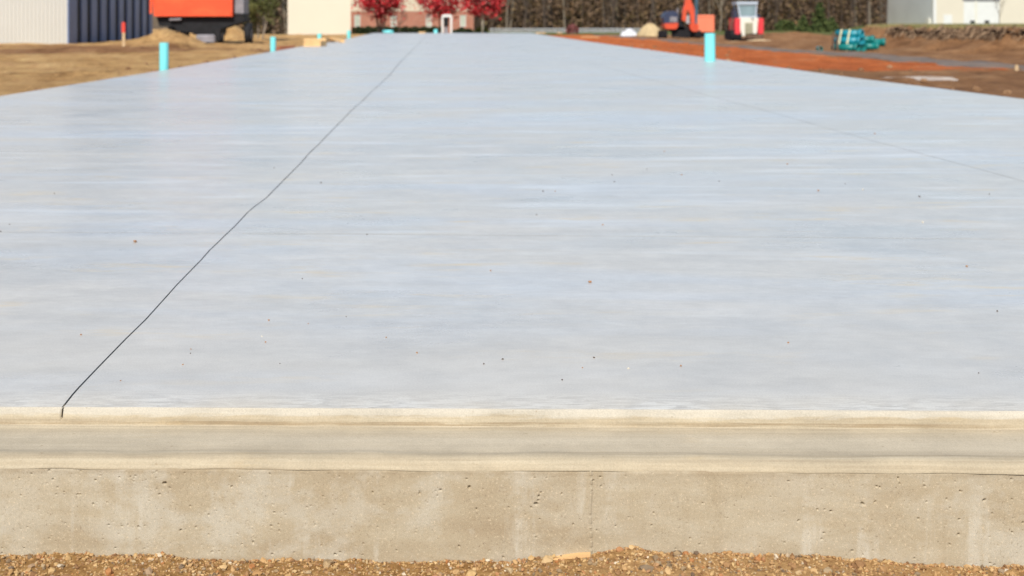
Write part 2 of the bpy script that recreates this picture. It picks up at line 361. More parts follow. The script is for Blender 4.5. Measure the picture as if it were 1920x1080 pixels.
M['pink_leaf'] = island_mat('dusky_pink_leaves', [(0.0, (0.16, 0.05, 0.05)), (1.0, (0.32, 0.12, 0.11))], 0.7)
M['wood_leaf'] = island_mat('autumn_wood', [(0.0, (0.10, 0.068, 0.046)), (0.3, (0.13, 0.088, 0.058)), (0.52, (0.165, 0.11, 0.073)), (0.68, (0.185, 0.12, 0.06)), (0.8, (0.135, 0.11, 0.05)), (0.9, (0.25, 0.11, 0.05)), (1.0, (0.20, 0.145, 0.105))], 0.85, 0.1, 0.22, 0.55)
M['hill'] = plain('leaf_litter_hill', (0.13, 0.095, 0.06), 0.95, 0.4, 0.3, 0.1)
M['road'] = plain('grey_gravel_track', (0.16, 0.128, 0.108), 0.95, 0.3, 1.5, 0.1, 0, (0.28, 0.17, 0.10), 0.9)
M['puddle'] = plain('dried_cement_film', (0.46, 0.39, 0.33), 0.8, 0.2, 2, 0.2, 0, (0.27, 0.16, 0.09), 0.9)
M['sand'] = plain('pale_sand', (0.50, 0.38, 0.21), 0.95, 0.15, 2)
M['white_stone'] = plain('white_stone', (0.60, 0.60, 0.63), 0.9, 0.3, 5)
M['dark_soil'] = plain('dark_soil', (0.12, 0.075, 0.05), 0.95, 0.4, 3)
M['root'] = island_mat('exposed_roots', [(0.0, (0.05, 0.03, 0.02)), (0.6, (0.22, 0.14, 0.085)), (1.0, (0.42, 0.29, 0.18))], 0.9)
M['strap'] = plain('pale_strap', (0.55, 0.52, 0.34), 0.7, 0.1)
M['galv'] = plain('galvanised_rail', (0.34, 0.35, 0.36), 0.5, 0.1, 2, 0.4)
M['joint'] = plain('joint_filler', (0.30, 0.29, 0.27), 0.8, 0.25, 3)
M['joint_pale'] = plain('pale_joint_scar', (0.56, 0.54, 0.48), 0.8, 0.2, 1.2)
def brick_mat():
    m = NT('red_brick'); t = m.t.nodes.new('ShaderNodeTexBrick'); m.lk(m.mapping((1, 1, 1), (R(90), 0, 0)), t.inputs['Vector'])
    t.inputs['Color1'].default_value = (0.42, 0.16, 0.10, 1); t.inputs['Color2'].default_value = (0.33, 0.125, 0.08, 1)
    t.inputs['Mortar'].default_value = (0.42, 0.34, 0.28, 1); t.inputs['Scale'].default_value = 2.2; t.inputs['Mortar Size'].default_value = 0.015
    return m.done(m.mix(0.6, t.outputs[0], m.ramp(m.noise(0.6, 4), [(0.3, 0.42), (0.7, 0.58)]), 'OVERLAY'), 0.9, 0.1)
M['brick'] = brick_mat()

# ------------------------------------------------------------ terrain
def sm(a, b, v):
    t = np.clip((v - a) / (b - a), 0, 1); return t * t * (3 - 2 * t)
_P = [(rng.uniform(-1, 1, 2), rng.uniform(0, 6.28)) for _ in range(60)]
def wob(x, y, wl, k0, n=10):
    z = 0
    for i in range(n):
        a = 6.28 * ((i * 0.618 + k0 * 0.37) % 1); w = 6.28 / (wl * (0.6 + 0.9 * ((i * 0.73 + k0 * .11) % 1)))
        z = z + np.sin((x * math.cos(a) + y * math.sin(a)) * w + i * 1.7 + k0)
    return z / n * 1.5
def gz(x, y):
    x = np.asarray(x, float); y = np.asarray(y, float)
    z = -0.35 + 0 * x
    near = sm(0, 8, y)
    z = z + (0.028 * wob(x, y, 2.6, 1) + 0.045 * wob(x, y * 1.4, 1.5, 31) * sm(15, 25, y)) * near + 0.06 * wob(x * 0.6, y, 7, 2) * sm(8, 20, y) * (1 - sm(90, 130, y))
    z = z + 0.25 * (1 - sm(-10, 6, y)) * 0.3
    # land behind the slab drops a little
    z = z - 0.55 * sm(100, 180, y) * (1 - sm(25, 60, x - 0.15 * y))
    # heaps before the orange body
    for cx, cy, sx, sy, h in ((-11.5, 53, 0.72, 2.2, 0.80), (-10.35, 52, 0.75, 2.0, 0.50), (-13.5, 69.5, 2.4, 2.2, 0.8), (-11.5, 70, 1.15, 2.2, 0.58), (-9.6, 56, 1.5, 1.2, 0.12), (-8.0, 47, 1.6, 2.0, 0.10), (-7.2, 44, 1.6, 1.5, 0.14),
                              (-13.5, 49, 2.6, 1.4, 0.14), (-12.0, 37, 3.5, 1.0, 0.10), (-9.0, 31.5, 3.0, 0.8, 0.08), (-6.7, 24.5, 1.3, 0.8, 0.16), (-8.5, 58, 1.2, 1.2, 0.08),
                              (21.5, 80, 3.2, 4, 0.42), (19.0, 69, 1.6, 1.5, 0.10), (16.6, 67, 1.6, 1.0, 0.10)):
        z = z + h * np.exp(-((x - cx) / sx) ** 2 - ((y - cy) / sy) ** 2) * (1 + 0.28 * wob(x, y, 1.2, 33))
    # cut bank on the right
    xf = 17 + np.maximum(0, y - 55) * 0.32 + 0.5 * np.sin(y * 0.5) + 0.25 * np.sin(y * 1.7)
    t = (x - xf) / 2.4
    bank = sm(0, 1, t) * 0.55 + 0.45 * sm(0.78, 1.0, t)
    z = z + bank * 0.88 * (1 - 0.15 * sm(60, 90, y)) + np.maximum(0, np.minimum(x - xf - 3, 40)) * 0.0035 * (1 - sm(40, 120, y))
    z = z + 0.09 * wob(x, y, 1.1, 5) * sm(-0.1, 0.4, t) * (1 - sm(1.0, 1.3, t))
    return z
def axis(lo, hi, st, far_lo, far_hi, g=1.09):
    a = list(np.arange(lo, hi, st)); s = st; v = a[-1]
    while v < far_hi: s *= g; v += s; a.append(v)
    s = st; v = lo
    while v > far_lo: s *= g; v -= s; a.insert(0, v)
    return np.array(a)
gx = axis(-24, 30, 0.3, -700, 900, 1.10); gy = axis(1.0, 92, 0.32, -60, 900, 1.07)
GX, GY = np.meshgrid(gx, gy); GZ = gz(GX, GY)
GZ = np.where((GX > -4.1) & (GX < 5.4) & (GY < 84) & (GY > 2.6), -0.45, GZ)   # the earth under the slab
nx, ny = len(gx), len(gy)
V = np.stack([GX, GY, GZ], -1).reshape(-1, 3)
idx = np.arange(nx * ny).reshape(ny, nx)
Q = np.stack([idx[:-1, :-1], idx[:-1, 1:], idx[1:, 1:], idx[1:, :-1]], -1).reshape(-1, 4)
ground = np_obj('ground', V, Q, M['ground'], smooth=True); tag(ground, kind='structure')
xfl = 17 + np.maximum(0, GY - 55) * 0.32
clay = (sm(4.0, 4.6, GX) * (1 - sm(12.3, 12.9, GX)) * sm(26.5, 31, GY + 0.15 * (GX - 6)) * (1 - sm(118, 130, GY))).ravel()
brown = (sm(3, 5, GX)).ravel()
brown = np.maximum(brown * 0.9, (np.exp(-((GY - 58) / 3.0) ** 2) * (GX < -12) * 0.8).ravel())
grass = np.maximum(sm(2.1, 3.6, GX - xfl) * (GX > 8), sm(92, 125, GY) * (GX > 8) * 0.9).ravel()
grass = np.maximum(grass, (sm(105, 130, GY) * (np.abs(GX) < 30) * 0.7).ravel())
brown = np.maximum(brown, ((GX < -4) * (0.95 * np.exp(-((GY - 47) / 4.0) ** 2) + 0.85 * np.exp(-((GX + 4.6) / 1.1) ** 2) * (GY < 45))).ravel())
ca = ground.data.color_attributes.new('mask', 'FLOAT_COLOR', 'POINT')
ca.data.foreach_set('color', np.stack([clay, brown, grass, np.ones_like(clay)], -1).astype(np.float32).ravel())

# grey track running beside the clay strip
ys = np.concatenate([np.arange(16, 110, 0.5)]); us = np.linspace(0, 1, 7)
YY, UU = np.meshgrid(ys, us, indexing='ij')
XL = 12.6 + 0.18 * np.sin(YY * 0.35) + 0.1 * np.sin(YY * 1.1); W = 2.6 + 0.25 * np.sin(YY * 0.27 + 1) - 1.5 * sm(34, 60, YY)
RX = XL + UU * W; RZ = gz(RX, YY) + 0.012 + 0.012 * np.sin(np.pi * UU)
RZ[:, 0] -= 0.03; RZ[:, -1] -= 0.03
rv = np.stack([RX, YY, RZ], -1).reshape(-1, 3); ri = np.arange(rv.shape[0]).reshape(len(ys), 7)
tag(np_obj('road', rv, np.stack([ri[:-1, :-1], ri[:-1, 1:], ri[1:, 1:], ri[1:, :-1]], -1).reshape(-1, 4), M['road'], smooth=True), kind='structure')
# film of spilled cement beside the slab
pv = []; cx, cy = 9.3, 24.7
n = 40
for k in range(n):
    a = 2 * math.pi * k / n; r = 1 + 0.22 * math.sin(3 * a + 1) + 0.16 * math.sin(5 * a) + 0.14 * math.sin(9 * a + 2)
    pv.append((cx + 0.62 * r * math.cos(a), cy + 1.25 * r * math.sin(a)))
verts = []; fs = []
for j_, q_ in enumerate((1.0, 0.8, 0.6, 0.4, 0.2, 0.02)):
    for x, y in pv:
        X, Y = cx + (x - cx) * q_, cy + (y - cy) * q_; verts.append((X, Y, float(gz(X, Y)) + (-0.01 if j_ == 0 else 0.012)))
    if j_: fs += [((j_ - 1) * n + k, (j_ - 1) * n + (k + 1) % n, j_ * n + (k + 1) % n, j_ * n + k) for k in range(n)]
tag(mesh_obj('puddle', verts, fs, M['puddle'], smooth=True), kind='structure')

# hills closing the view behind the woods
def hill(name, x0, x1, y0, y1, h):
    xs = np.linspace(x0, x1, 60); yy = np.linspace(y0, y1, 14); A, B = np.meshgrid(xs, yy)
    t = (B - y0) / (y1 - y0)
    Z = -1.2 + h * sm(0, 1, t) * (0.85 + 0.15 * np.sin(A * 0.02 + 1) + 0.05 * np.sin(A * 0.11))
    v = np.stack([A, B, Z], -1).reshape(-1, 3); i = np.arange(len(v)).reshape(14, 60)
    return tag(np_obj(name, v, np.stack([i[:-1, :-1], i[:-1, 1:], i[1:, 1:], i[1:, :-1]], -1).reshape(-1, 4), M['hill'], smooth=True), kind='structure')
hill('hills', -400, 600, 285, 420, 26)

# ------------------------------------------------------------ the concrete foundation
yfr = lambda x: 2.483 - 0.014 * x
found = thing('concrete_foundation', (0, 2.5, -0.3), 'long new pale grey concrete floor slab on a tan stepped foundation wall', 'foundation')
cr = [(118.9, 762.2), (121, 759), (135.6, 740.4), (146.7, 727.8), (168.9, 704.4), (195.6, 676.7), (235.6, 635.6), (273.3, 598.9), (308.4, 560),
      (332.2, 533.3), (354, 511), (376.7, 487.8), (393.3, 468.9), (407, 456), (422.2, 441.1), (441.1, 423.3), (464.4, 398.2), (477.8, 386.7), (497.8, 372.2), (512, 358),
      (541.7, 328), (565.3, 304.4), (579.2, 287.8), (597.2, 271.1), (618, 249), (638.9, 228), (654, 212), (669.4, 197.5), (679.2, 190), (694.4, 173.9),
      (708.3, 161.4), (730.6, 140.6), (750, 117), (777.8, 89.2), (797, 71)]
CR = [G(px, r) for px, r in cr]
# refine with tiny jitter so that the cut wanders like the real one
CRX = [(CR[0][0], yfr(CR[0][0]))]
for a, b in zip(CR[:-1], CR[1:]):
    k = max(1, int((b[1] - a[1]) / 0.12)) if b[1] < 9 else 1
    for i in range(1, k + 1):
        t = i / k; j = 0.0008 if i < k else 0
        CRX.append((a[0] + (b[0] - a[0]) * t + rnd.uniform(-j, j), a[1] + (b[1] - a[1]) * t))
def gapw(y): return 0.0042 if y < 4 else 0.0042 + min(0.006, (y - 4) * 0.0003)
LEFT = [(-4.47, 12), (-4.30, 20), (-4.22, 39), (-4.12, 58), (-4.5, 86)]
RIGHT = [(6.05, 86), (5.63, 49), (5.57, 27), (5.55, 17), (5.68, 12)]
def slab_piece(side):
    s = -1 if side == 'l' else 1
    path = [(x + s * gapw(y) / 2, y) for x, y in CRX]
    path[0] = (path[0][0], yfr(path[0][0]))
    tail = [(CRX[-1][0] + s * 0.002, 86 + 0.0)]
    if side == 'l': poly = [(-4.5, yfr(-4.5))] + path + tail + list(reversed(LEFT))
    else: poly = [(5.7, yfr(5.7))] + list(reversed(RIGHT)) + tail + list(reversed(path))
    n = len(poly); zt, zb = 0.0, -0.10
    vs = [(x, y, zt) for x, y in poly] + [(x, y, zb) for x, y in poly]
    fs = [tuple(range(n)) if side == 'l' else tuple(range(n))]
    fs += [(k, n + k, n + (k + 1) % n, (k + 1) % n) for k in range(n)]
    me_v, me_f = vs, fs
    o = mesh_obj('slab', me_v, me_f, M['slab'], found)
    import bmesh
    bm = bmesh.new(); bm.from_mesh(o.data); 
    top = [f for f in bm.faces if len(f.verts) > 4]
    bmesh.ops.triangulate(bm, faces=top)
    for f in bm.faces:
        if all(abs(v.co.z) < 1e-6 for v in f.verts) and f.normal.z < 0: f.normal_flip()
    bm.to_mesh(o.data); bm.free(); return o
slab_piece('l'); slab_piece('r')
# sides and underside so that the slab is a solid body
mb = MB(); mb.box(-4.0, 5.4, 2.70, 85.5, -0.44, -0.101); mb.build('slab_core', M['edge'], found)
# cross joint and long joint, shallow tooled scars
def strip(name, pts, w, mat, z=0.0006):
    vs = []; fs = []
    for i, (x, y) in enumerate(pts):
        a = pts[max(0, i - 1)]; b = pts[min(len(pts) - 1, i + 1)]
        dx, dy = b[0] - a[0], b[1] - a[1]; L = math.hypot(dx, dy); nx_, ny_ = -dy / L * w / 2, dx / L * w / 2
        vs += [(x - nx_, y - ny_, z), (x + nx_, y + ny_, z)]
        if i: fs.append((2 * i - 2, 2 * i, 2 * i + 1, 2 * i - 1))
    return mesh_obj(name, vs, fs, mat, found)
cj = [G(-400, 432), G(0, 435), G(300, 436.4), G(425, 437.5)]
strip('joint', [(x, y + rnd.uniform(-.002, .002)) for x, y in cj], 0.004, M['joint_pale'])
cj2 = [G(455, 438), G(640, 438.6), G(960, 441.5), G(1280, 443.3), G(1600, 446), G(1920, 449), G(2300, 452)]
strip('joint', cj2, 0.0045, M['joint_pale']); 
strip('joint', [(2.735 + 0.008 * math.sin(y * 1.3), y) for y in np.arange(2.6, 11, 0.5)], 0.0035, M['joint'])
strip('joint', [(2.735 + 0.008 * math.sin(y * 1.3), y) for y in np.arange(10.6, 24, 0.5)], 0.007, M['joint'])

# front step + ledge + rim, extruded along x with a slot for the saw cut
prof = [(0.0, 0.0), (-0.0015, -0.0006), (-0.0032, -0.0022), (-0.0045, -0.0050), (-0.0065, -0.0100), (-0.0085, -0.0160), (-0.0105, -0.0220), (-0.0115, -0.0275), (-0.0125, -0.0305),
        (-0.0165, -0.0318), (-0.0205, -0.0310), (-0.0235, -0.0328), (-0.034, -0.0336), (-0.055, -0.0345), (-0.085, -0.0352), (-0.115, -0.0362), (-0.135, -0.0372), (-0.143, -0.0368), (-0.153, -0.0350), (-0.164, -0.0352),
        (-0.172, -0.0372), (-0.1785, -0.0410), (-0.1825, -0.0455), (-0.1848, -0.0500), (-0.1862, -0.0526), (-0.1867, -0.0536), (-0.1868, -0.0556)]
x0c = CRX[0][0]; w = 0.0042
xs = list(np.arange(-1.6, 1.8, 0.006)) + list(np.linspace(-4.5, -1.62, 30)) + list(np.linspace(1.82, 5.68, 30))
xs = [x for x in xs if abs(x - x0c) > 0.004] + [x0c - w / 2 - 1e-5, x0c - w / 2, x0c + w / 2, x0c + w / 2 + 1e-5]
xs = np.array(sorted(xs)); PN = len(prof)
pr = np.array(prof)
XV = np.repeat(xs[:, None], PN, 1); PY = np.repeat(pr[None, :, 0], len(xs), 0).copy(); PZ = np.repeat(pr[None, :, 1], len(xs), 0).copy()
j = np.arange(PN)[None, :]
amp = np.where(j > 0, 1.0, 0.0) * np.where((j >= 9) & (j < 17), 0.6, 1.0)
PZ += 0.0013 * amp * (wob(XV * 60, PY * 300, 9, 3) * 0.8 + wob(XV * 60, PY * 30 + 9, 40, 4))
PY += 0.0016 * amp * (wob(XV * 60, PZ * 400, 8, 6) + 0.9 * wob(XV * 60, PZ * 30, 30, 7))
rim = (j >= 17)
PY += 0.0016 * rim * wob(XV * 30, 0 * XV, 9, 8); PZ += 0.0010 * rim * wob(XV * 30, 0 * XV + 3, 7, 9)
slot = (np.abs(XV - x0c) < w / 2 - 0 + 1e-7) & (j > 0) & (PZ > -0.0175)
slot &= ~((np.abs(np.abs(XV - x0c) - (w / 2 + 1e-5)) < 2e-6))
PY = np.where(slot, PY + 0.03, PY); PZ = np.where(slot & (j < 2), -0.02, PZ)
V = np.stack([XV, yfr(XV) + PY, PZ], -1)
V[:, 0, 2] = np.where(np.abs(xs - x0c) < w / 2 + 1e-7, -0.03, 0.0); V[:, 0, 1] = np.where(np.abs(xs - x0c) < w / 2 + 1e-7, V[:, 0, 1] + 0.03, V[:, 0, 1])
idx = np.arange(len(xs) * PN).reshape(len(xs), PN)
Q = np.stack([idx[:-1, :-1], idx[:-1, 1:], idx[1:, 1:], idx[1:, :-1]], -1).reshape(-1, 4)
np_obj('brick_ledge', V.reshape(-1, 3), Q, M['edge'], found, smooth=True)

M['cut_shade_dirt'] = plain('shaded_saw_cut_dirt', (0.022, 0.016, 0.012), 0.95)  # dark strip: dirt plus the shade of a deep slot in one colour
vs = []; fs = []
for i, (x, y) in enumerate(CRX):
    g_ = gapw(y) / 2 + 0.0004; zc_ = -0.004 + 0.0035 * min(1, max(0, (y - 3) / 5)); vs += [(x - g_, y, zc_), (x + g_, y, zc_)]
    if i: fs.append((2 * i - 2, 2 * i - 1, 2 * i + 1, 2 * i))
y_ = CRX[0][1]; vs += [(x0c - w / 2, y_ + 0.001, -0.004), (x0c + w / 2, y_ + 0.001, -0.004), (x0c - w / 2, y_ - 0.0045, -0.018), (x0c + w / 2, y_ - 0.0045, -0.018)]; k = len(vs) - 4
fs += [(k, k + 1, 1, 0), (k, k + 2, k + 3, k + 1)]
mesh_obj('saw_cut', vs, fs, M['cut_shade_dirt'], found)

# vertical wall with real bug holes, a form seam and board ridges
DW = 2.296
def WX(px): return (px - VX) * DW / F
def WZ(row): return H - (row - VY) * DW / F
xw = np.concatenate([np.linspace(-4.5, -1.32, 24), np.arange(-1.3, 1.5, 0.0013), np.linspace(1.52, 5.68, 30)])
zw = np.arange(-0.0536, -0.262, -0.0013)
A, B = np.meshgrid(xw, zw); D = np.zeros_like(A)
D += 0.0018 * np.clip((B + 0.058) / 0.0044, 0, 1)
D += 0.0006 * wob(A * 30, B * 30, 2.2, 11) + 0.0004 * wob(A * 8, B * 160, 5, 12)
pits = [(222, 898, 3.4), (243, 897, 3), (292, 887, 3.2), (307, 909, 6.5), (317, 918, 4), (143, 931, 3.5), (148, 931, 3), (583, 950, 3), (880, 914, 6), (826, 919, 4.5), (875, 898, 3.5),
        (1010, 930, 5), (1005, 944, 6.5), (1009, 938, 4), (1014, 923, 3.5), (954, 951, 3.5), (1225, 960, 3.5), (1221, 983, 3.5), (1178, 968, 3), (1614, 941, 6), (1840, 933, 6), (1680, 893, 5),
        (1683, 903, 3.5), (1646, 910, 4), (1729, 907, 4), (1476, 899, 4), (1555, 955, 4.5), (1530, 952, 4), (1504, 948, 3), (1495, 973, 4.5), (1792, 997, 4.5), (1776, 1016, 3.5), (1890, 894, 4),
        (1538, 1007, 3.5), (1316, 941, 3), (1358, 968, 2.6), (1005, 1007, 3.5), (390, 1005, 3), (410, 1036, 3), (606, 932, 3), (522, 985, 2.8)]
pl = [(WX(a), WZ(b), c * DW / F * 0.46) for a, b, c in pits]
for _ in range(900):
    X = rnd.uniform(-1.25, 1.45); dens = 0.9 if X < -0.25 else 0.55
    if rnd.random() < dens: pl.append((X, rnd.uniform(-0.235, -0.057), 0.0008 + 0.0011 * rnd.random() ** 3))
for X, Z, r in pl:
    i0, i1 = np.searchsorted(xw, [X - 3 * r - .002, X + 3 * r + .002]); k0 = max(0, int((-0.0536 - (Z + 3 * r)) / 0.0013)); k1 = int((-0.0536 - (Z - 3 * r)) / 0.0013) + 2
    aa, bb = A[k0:k1, i0:i1], B[k0:k1, i0:i1]; e = rnd.uniform(0.6, 1.0); th = rnd.uniform(0, 3.1)
    dx, dz = aa - X, bb - Z; u = dx * math.cos(th) + dz * math.sin(th); v = -dx * math.sin(th) + dz * math.cos(th)
    q = np.sqrt((u / (r * 1.25)) ** 2 + (v / (r * e)) ** 2)
    D[k0:k1, i0:i1] += 2.4 * r * np.clip(1.25 - q, 0, 1) ** 0.7
sx = WX(1107) + 0.001 * np.sin(B * 60)
D -= 0.0020 * np.exp(-((A - sx) / 0.0020) ** 2) * (0.6 + 0.8 * (wob(A * 0, B * 300, 5, 13) > -0.2))
WYs = yfr(A) - 0.1868 + D
idx = np.arange(A.size).reshape(A.shape)
Q = np.stack([idx[:-1, :-1], idx[1:, :-1], idx[1:, 1:], idx[:-1, 1:]], -1).reshape(-1, 4)
np_obj('foundation_wall', np.stack([A, WYs, B], -1).reshape(-1, 3), Q, M['wall'], found, smooth=True)
# wall footing below and behind the face (closes the body from the sides)
mb = MB(); mb.box(-4.5, 5.68, 2.36, 2.69, -0.45, -0.235); mb.build('footing', M['wall'], found)
for a_ in (-4.5, 5.67): mb = MB(); mb.box(a_, a_ + 0.01, 2.50, 12, -0.45, -0.012); mb.build('side_wall', M['wall'], found)

# ------------------------------------------------------------ gravel in front
rows_p = [(-300, 1049), (0, 1047), (120, 1044), (300, 1045), (420, 1051), (640, 1054), (850, 1055), (950, 1051), (1040, 1042), (1107, 1037), (1150, 1032), (1190, 1026), (1250, 1032), (1400, 1034), (1480, 1034), (1600, 1046), (1700, 1054), (1920, 1058), (2300, 1056)]
gpx = np.array([WX(a) for a, _ in rows_p]); gpz = np.array([WZ(b) for _, b in rows_p])
def gravz(x, y):
    z = np.interp(x, gpx, gpz); t = np.clip((2.30 - y) / 2.0, 0, 1)
    z = z - 0.03 * sm(0, 1, t) - 0.03 * t + 0.004 * wob(x * 8, y * 8, 1.6, 21) + 0.004 * wob(x * 8, y * 8, 0.6, 22) + 0.0022 * wob(x * 8, y * 8, 0.22, 23)
    return np.where(np.abs(x) > 1.8, z - 0.02 * sm(1.8, 5, np.abs(x)), z)
gxs = np.concatenate([np.linspace(-7, -1.5, 30), np.arange(-1.48, 1.7, 0.008), np.linspace(1.72, 8, 30)])
gys = np.concatenate([np.linspace(-4, 1.5, 24), np.arange(1.52, 2.46, 0.008)])
A, B = np.meshgrid(gxs, gys); Zg = gravz(A, B); Zg = np.where(B > yfr(A) - 0.17, -0.34, Zg)
Zg = np.where((np.abs(A) > 6.5) | (B < -3.5), -0.5, Zg)
v = np.stack([A, B, Zg], -1).reshape(-1, 3); i = np.arange(len(v)).reshape(A.shape)
tag(np_obj('gravel_bed', v, np.stack([i[:-1, :-1], i[:-1, 1:], i[1:, 1:], i[1:, :-1]], -1).reshape(-1, 4), M['gravel_soil'], smooth=True), kind='structure')
import bmesh
def ico(sub):
    bm = bmesh.new(); bmesh.ops.create_icosphere(bm, subdivisions=sub, radius=1.0)
    v = np.array([tuple(q.co) for q in bm.verts]); f = np.array([[q.index for q in p.verts] for p in bm.faces]); bm.free(); return v, f
def pebble_field(n, sub, xr, yr, smin, smax, pw, sink):
    bv, bf = ico(sub); VV = []; FF = []
    X = rng.uniform(*xr, n); Y = yr[1] - (yr[1] - yr[0]) * rng.random(n) ** 1.3; S = smin + (smax - smin) * rng.random(n) ** pw
    Y = np.minimum(Y, yfr(X) - 0.187 - S * 0.9); Z = gravz(X, Y) + S * sink
    for k in range(n):
        sc = rng.uniform(0.55, 1.25, 3) * S[k] * np.array([1, 1, 0.8]); a = rng.uniform(0, 6.28); b = rng.uniform(-0.6, 0.6)
        p = bv * (1 + 0.22 * rng.standard_normal((len(bv), 1)) * (1.0 if sub == 1 else 0.6)) * sc
        ca_, sa = math.cos(a), math.sin(a); p = np.stack([p[:, 0] * ca_ - p[:, 1] * sa, p[:, 0] * sa + p[:, 1] * ca_, p[:, 2]], -1)
        cb, sb = math.cos(b), math.sin(b); p = np.stack([p[:, 0], p[:, 1] * cb - p[:, 2] * sb, p[:, 1] * sb + p[:, 2] * cb], -1)
        VV.append(p + (X[k], Y[k], Z[k])); FF.append(bf + k * len(bv))
    return np.concatenate(VV), np.concatenate(FF)
parts = [pebble_field(22000, 1, (-1.35, 1.6), (1.98, 2.31), 0.0011, 0.0034, 1.6, 0.2),
         pebble_field(5000, 1, (-1.35, 1.6), (1.85, 2.31), 0.0026, 0.0064, 2.6, 0.35),
         pebble_field(150, 2, (-1.35, 1.6), (1.9, 2.30), 0.006, 0.010, 2.0, 0.2),
         pebble_field(2500, 1, (-4, 5), (-1, 2.25), 0.004, 0.012, 2.0, 0.1)]
off = 0; VV = []; FF = []
for a, b in parts: VV.append(a); FF.append(b + off); off += len(a)
tag(np_obj('gravel', np.concatenate(VV), np.concatenate(FF), M['pebbles']), 'loose brown and tan gravel heaped along the foot of the wall', 'gravel', kind='stuff')
# form board showing above the gravel by the seam, and a sliver further left
mb = MB(); mb.prism([(WX(1000), WZ(1066)), (WX(1106), WZ(1062)), (WX(1106), WZ(1033.5)), (WX(1085), WZ(1034.5)), (WX(1060), WZ(1038)), (WX(1035), WZ(1043)), (WX(1000), WZ(1049))], 2.284, 2.294)
tag(mb.build('wooden_board', M['lumber']), 'yellow wooden form board half buried in gravel below the wall seam', 'board')
mb = MB(); mb.prism([(WX(270), WZ(1062)), (WX(345), WZ(1062)), (WX(345), WZ(1050)), (WX(284), WZ(1043.5)), (WX(270), WZ(1046))], 2.285, 2.294)
tag(mb.build('wooden_board', M['lumber']), 'thin sliver of wooden board in the gravel at lower left', 'board')

# loose pebbles lying on the slab
PEB = [(152, 628, 5, 'o'), (226, 714, 4, 'o'), (343, 684, 4, 'o'), (358, 655, 4, 'o'), (357, 663, 4, 'd'), (567, 523, 4, 'd'), (504, 601, 5, 'o'), (498, 642, 4, 'o'), (491, 631, 4, 'w'), (578, 607, 3, 'o'),
       (649, 594, 3, 'd'), (525, 682, 3, 'd'), (724, 633, 4, 'o'), (782, 662, 5, 'o'), (907, 683, 5, 'd'), (943, 674, 6, 'd'), (1106, 530, 9, 'o'), (1114, 671, 5, 'd'), (1054, 713, 5, 'd'), (1092, 690, 4, 'o'),
       (1178, 691, 5, 'w'), (1277, 687, 6, 'o'), (1478, 643, 5, 'o'), (1835, 700, 4, 'd'), (1870, 584, 5, 'd'), (1813, 500, 6, 'o'), (1534, 358, 5, 'o'), (1618, 356, 4, 'w'), (1724, 369, 5, 'd'), (1585, 345, 3, 'd'), (1730, 417, 5, 'w'),
       (18, 421, 3, 'd'), (1, 435, 5, 'd'), (254, 454, 9, 'o'), (102, 363, 3, 'd'), (514, 315, 3, 'd'), (602, 343, 4, 'd'), (1278, 328, 4, 'o'), (1246, 284, 3, 'o'), (1148, 328, 3, 'd'), (1213, 318, 3, 'd'), (1152, 341, 3, 'd'),
       (1018, 359, 4, 'd'), (1006, 403, 3, 'd'), (1130, 422, 4, 'o'), (1348, 340, 3, 'd'), (1476, 308, 4, 'o'), (1855, 364, 3, 'd'), (920, 508, 5, 'o'), (688, 440, 4, 'd'), (1041, 239 + 120, 3, 'o'), (1640, 251, 4, 'o')]
PM = {'o': plain('rusty_pebble', (0.38, 0.20, 0.10), 0.8), 'd': plain('dark_pebble', (0.10, 0.075, 0.06), 0.8), 'w': plain('pale_pebble', (0.62, 0.56, 0.44), 0.8)}
PLAB = {'o': 'tiny rusty orange pebble lying on the pale slab', 'd': 'tiny dark brown pebble lying on the pale slab', 'w': 'tiny cream pebble lying on the pale slab'}
bv, bf = ico(1); seen = {}
for px, row, s, c in PEB:
    x, y = G(px, row); r = s * y / F * 0.42
    p = bv * (1 + 0.2 * rng.standard_normal((len(bv), 1))) * np.array([1.05, 0.9, 0.62]) * r
    o = np_obj('pebble', p, bf, PM[c]); o.location = (x, y, r * 0.5); o.rotation_euler = (0, 0, rnd.uniform(0, 6))
    zone = 'by the front edge' if row > 672 else 'behind the front edge' if row > 590 else 'short of the cross joint' if row > 455 else 'at the cross joint' if row > 400 else 'beyond the cross joint' if row > 335 else 'far out on the slab'
    cutx = float(np.interp(row, [p[1] for p in cr][::-1], [p[0] for p in cr][::-1]))
    side = 'left of the cut' if px < cutx else 'just right of the cut' if px < cutx + 230 else 'left of centre' if px < 860 else 'near the middle' if px < 1100 else 'right of centre' if px < 1300 else 'toward the right' if px < 1600 else 'at the far right'
    big = 'tiny' if s < 5 else 'small' if s < 8 else 'flat'
    tag(o, f"{big} {dict(o='rusty orange', d='dark brown', w='pale cream')[c]} pebble {zone}, {side}", 'pebble', 'pebbles scattered on the slab')
    seen.setdefault(o['label'], []).append((row, px, o))
for lab, lst in seen.items():
    if len(lst) > 1:
        lst.sort(key=lambda q: -q[0])
        for q, word in zip(lst, ('nearest', 'farthest') if len(lst) == 2 else ('nearest', 'middle', 'farthest')): q[2]['label'] = word + ' ' + lab

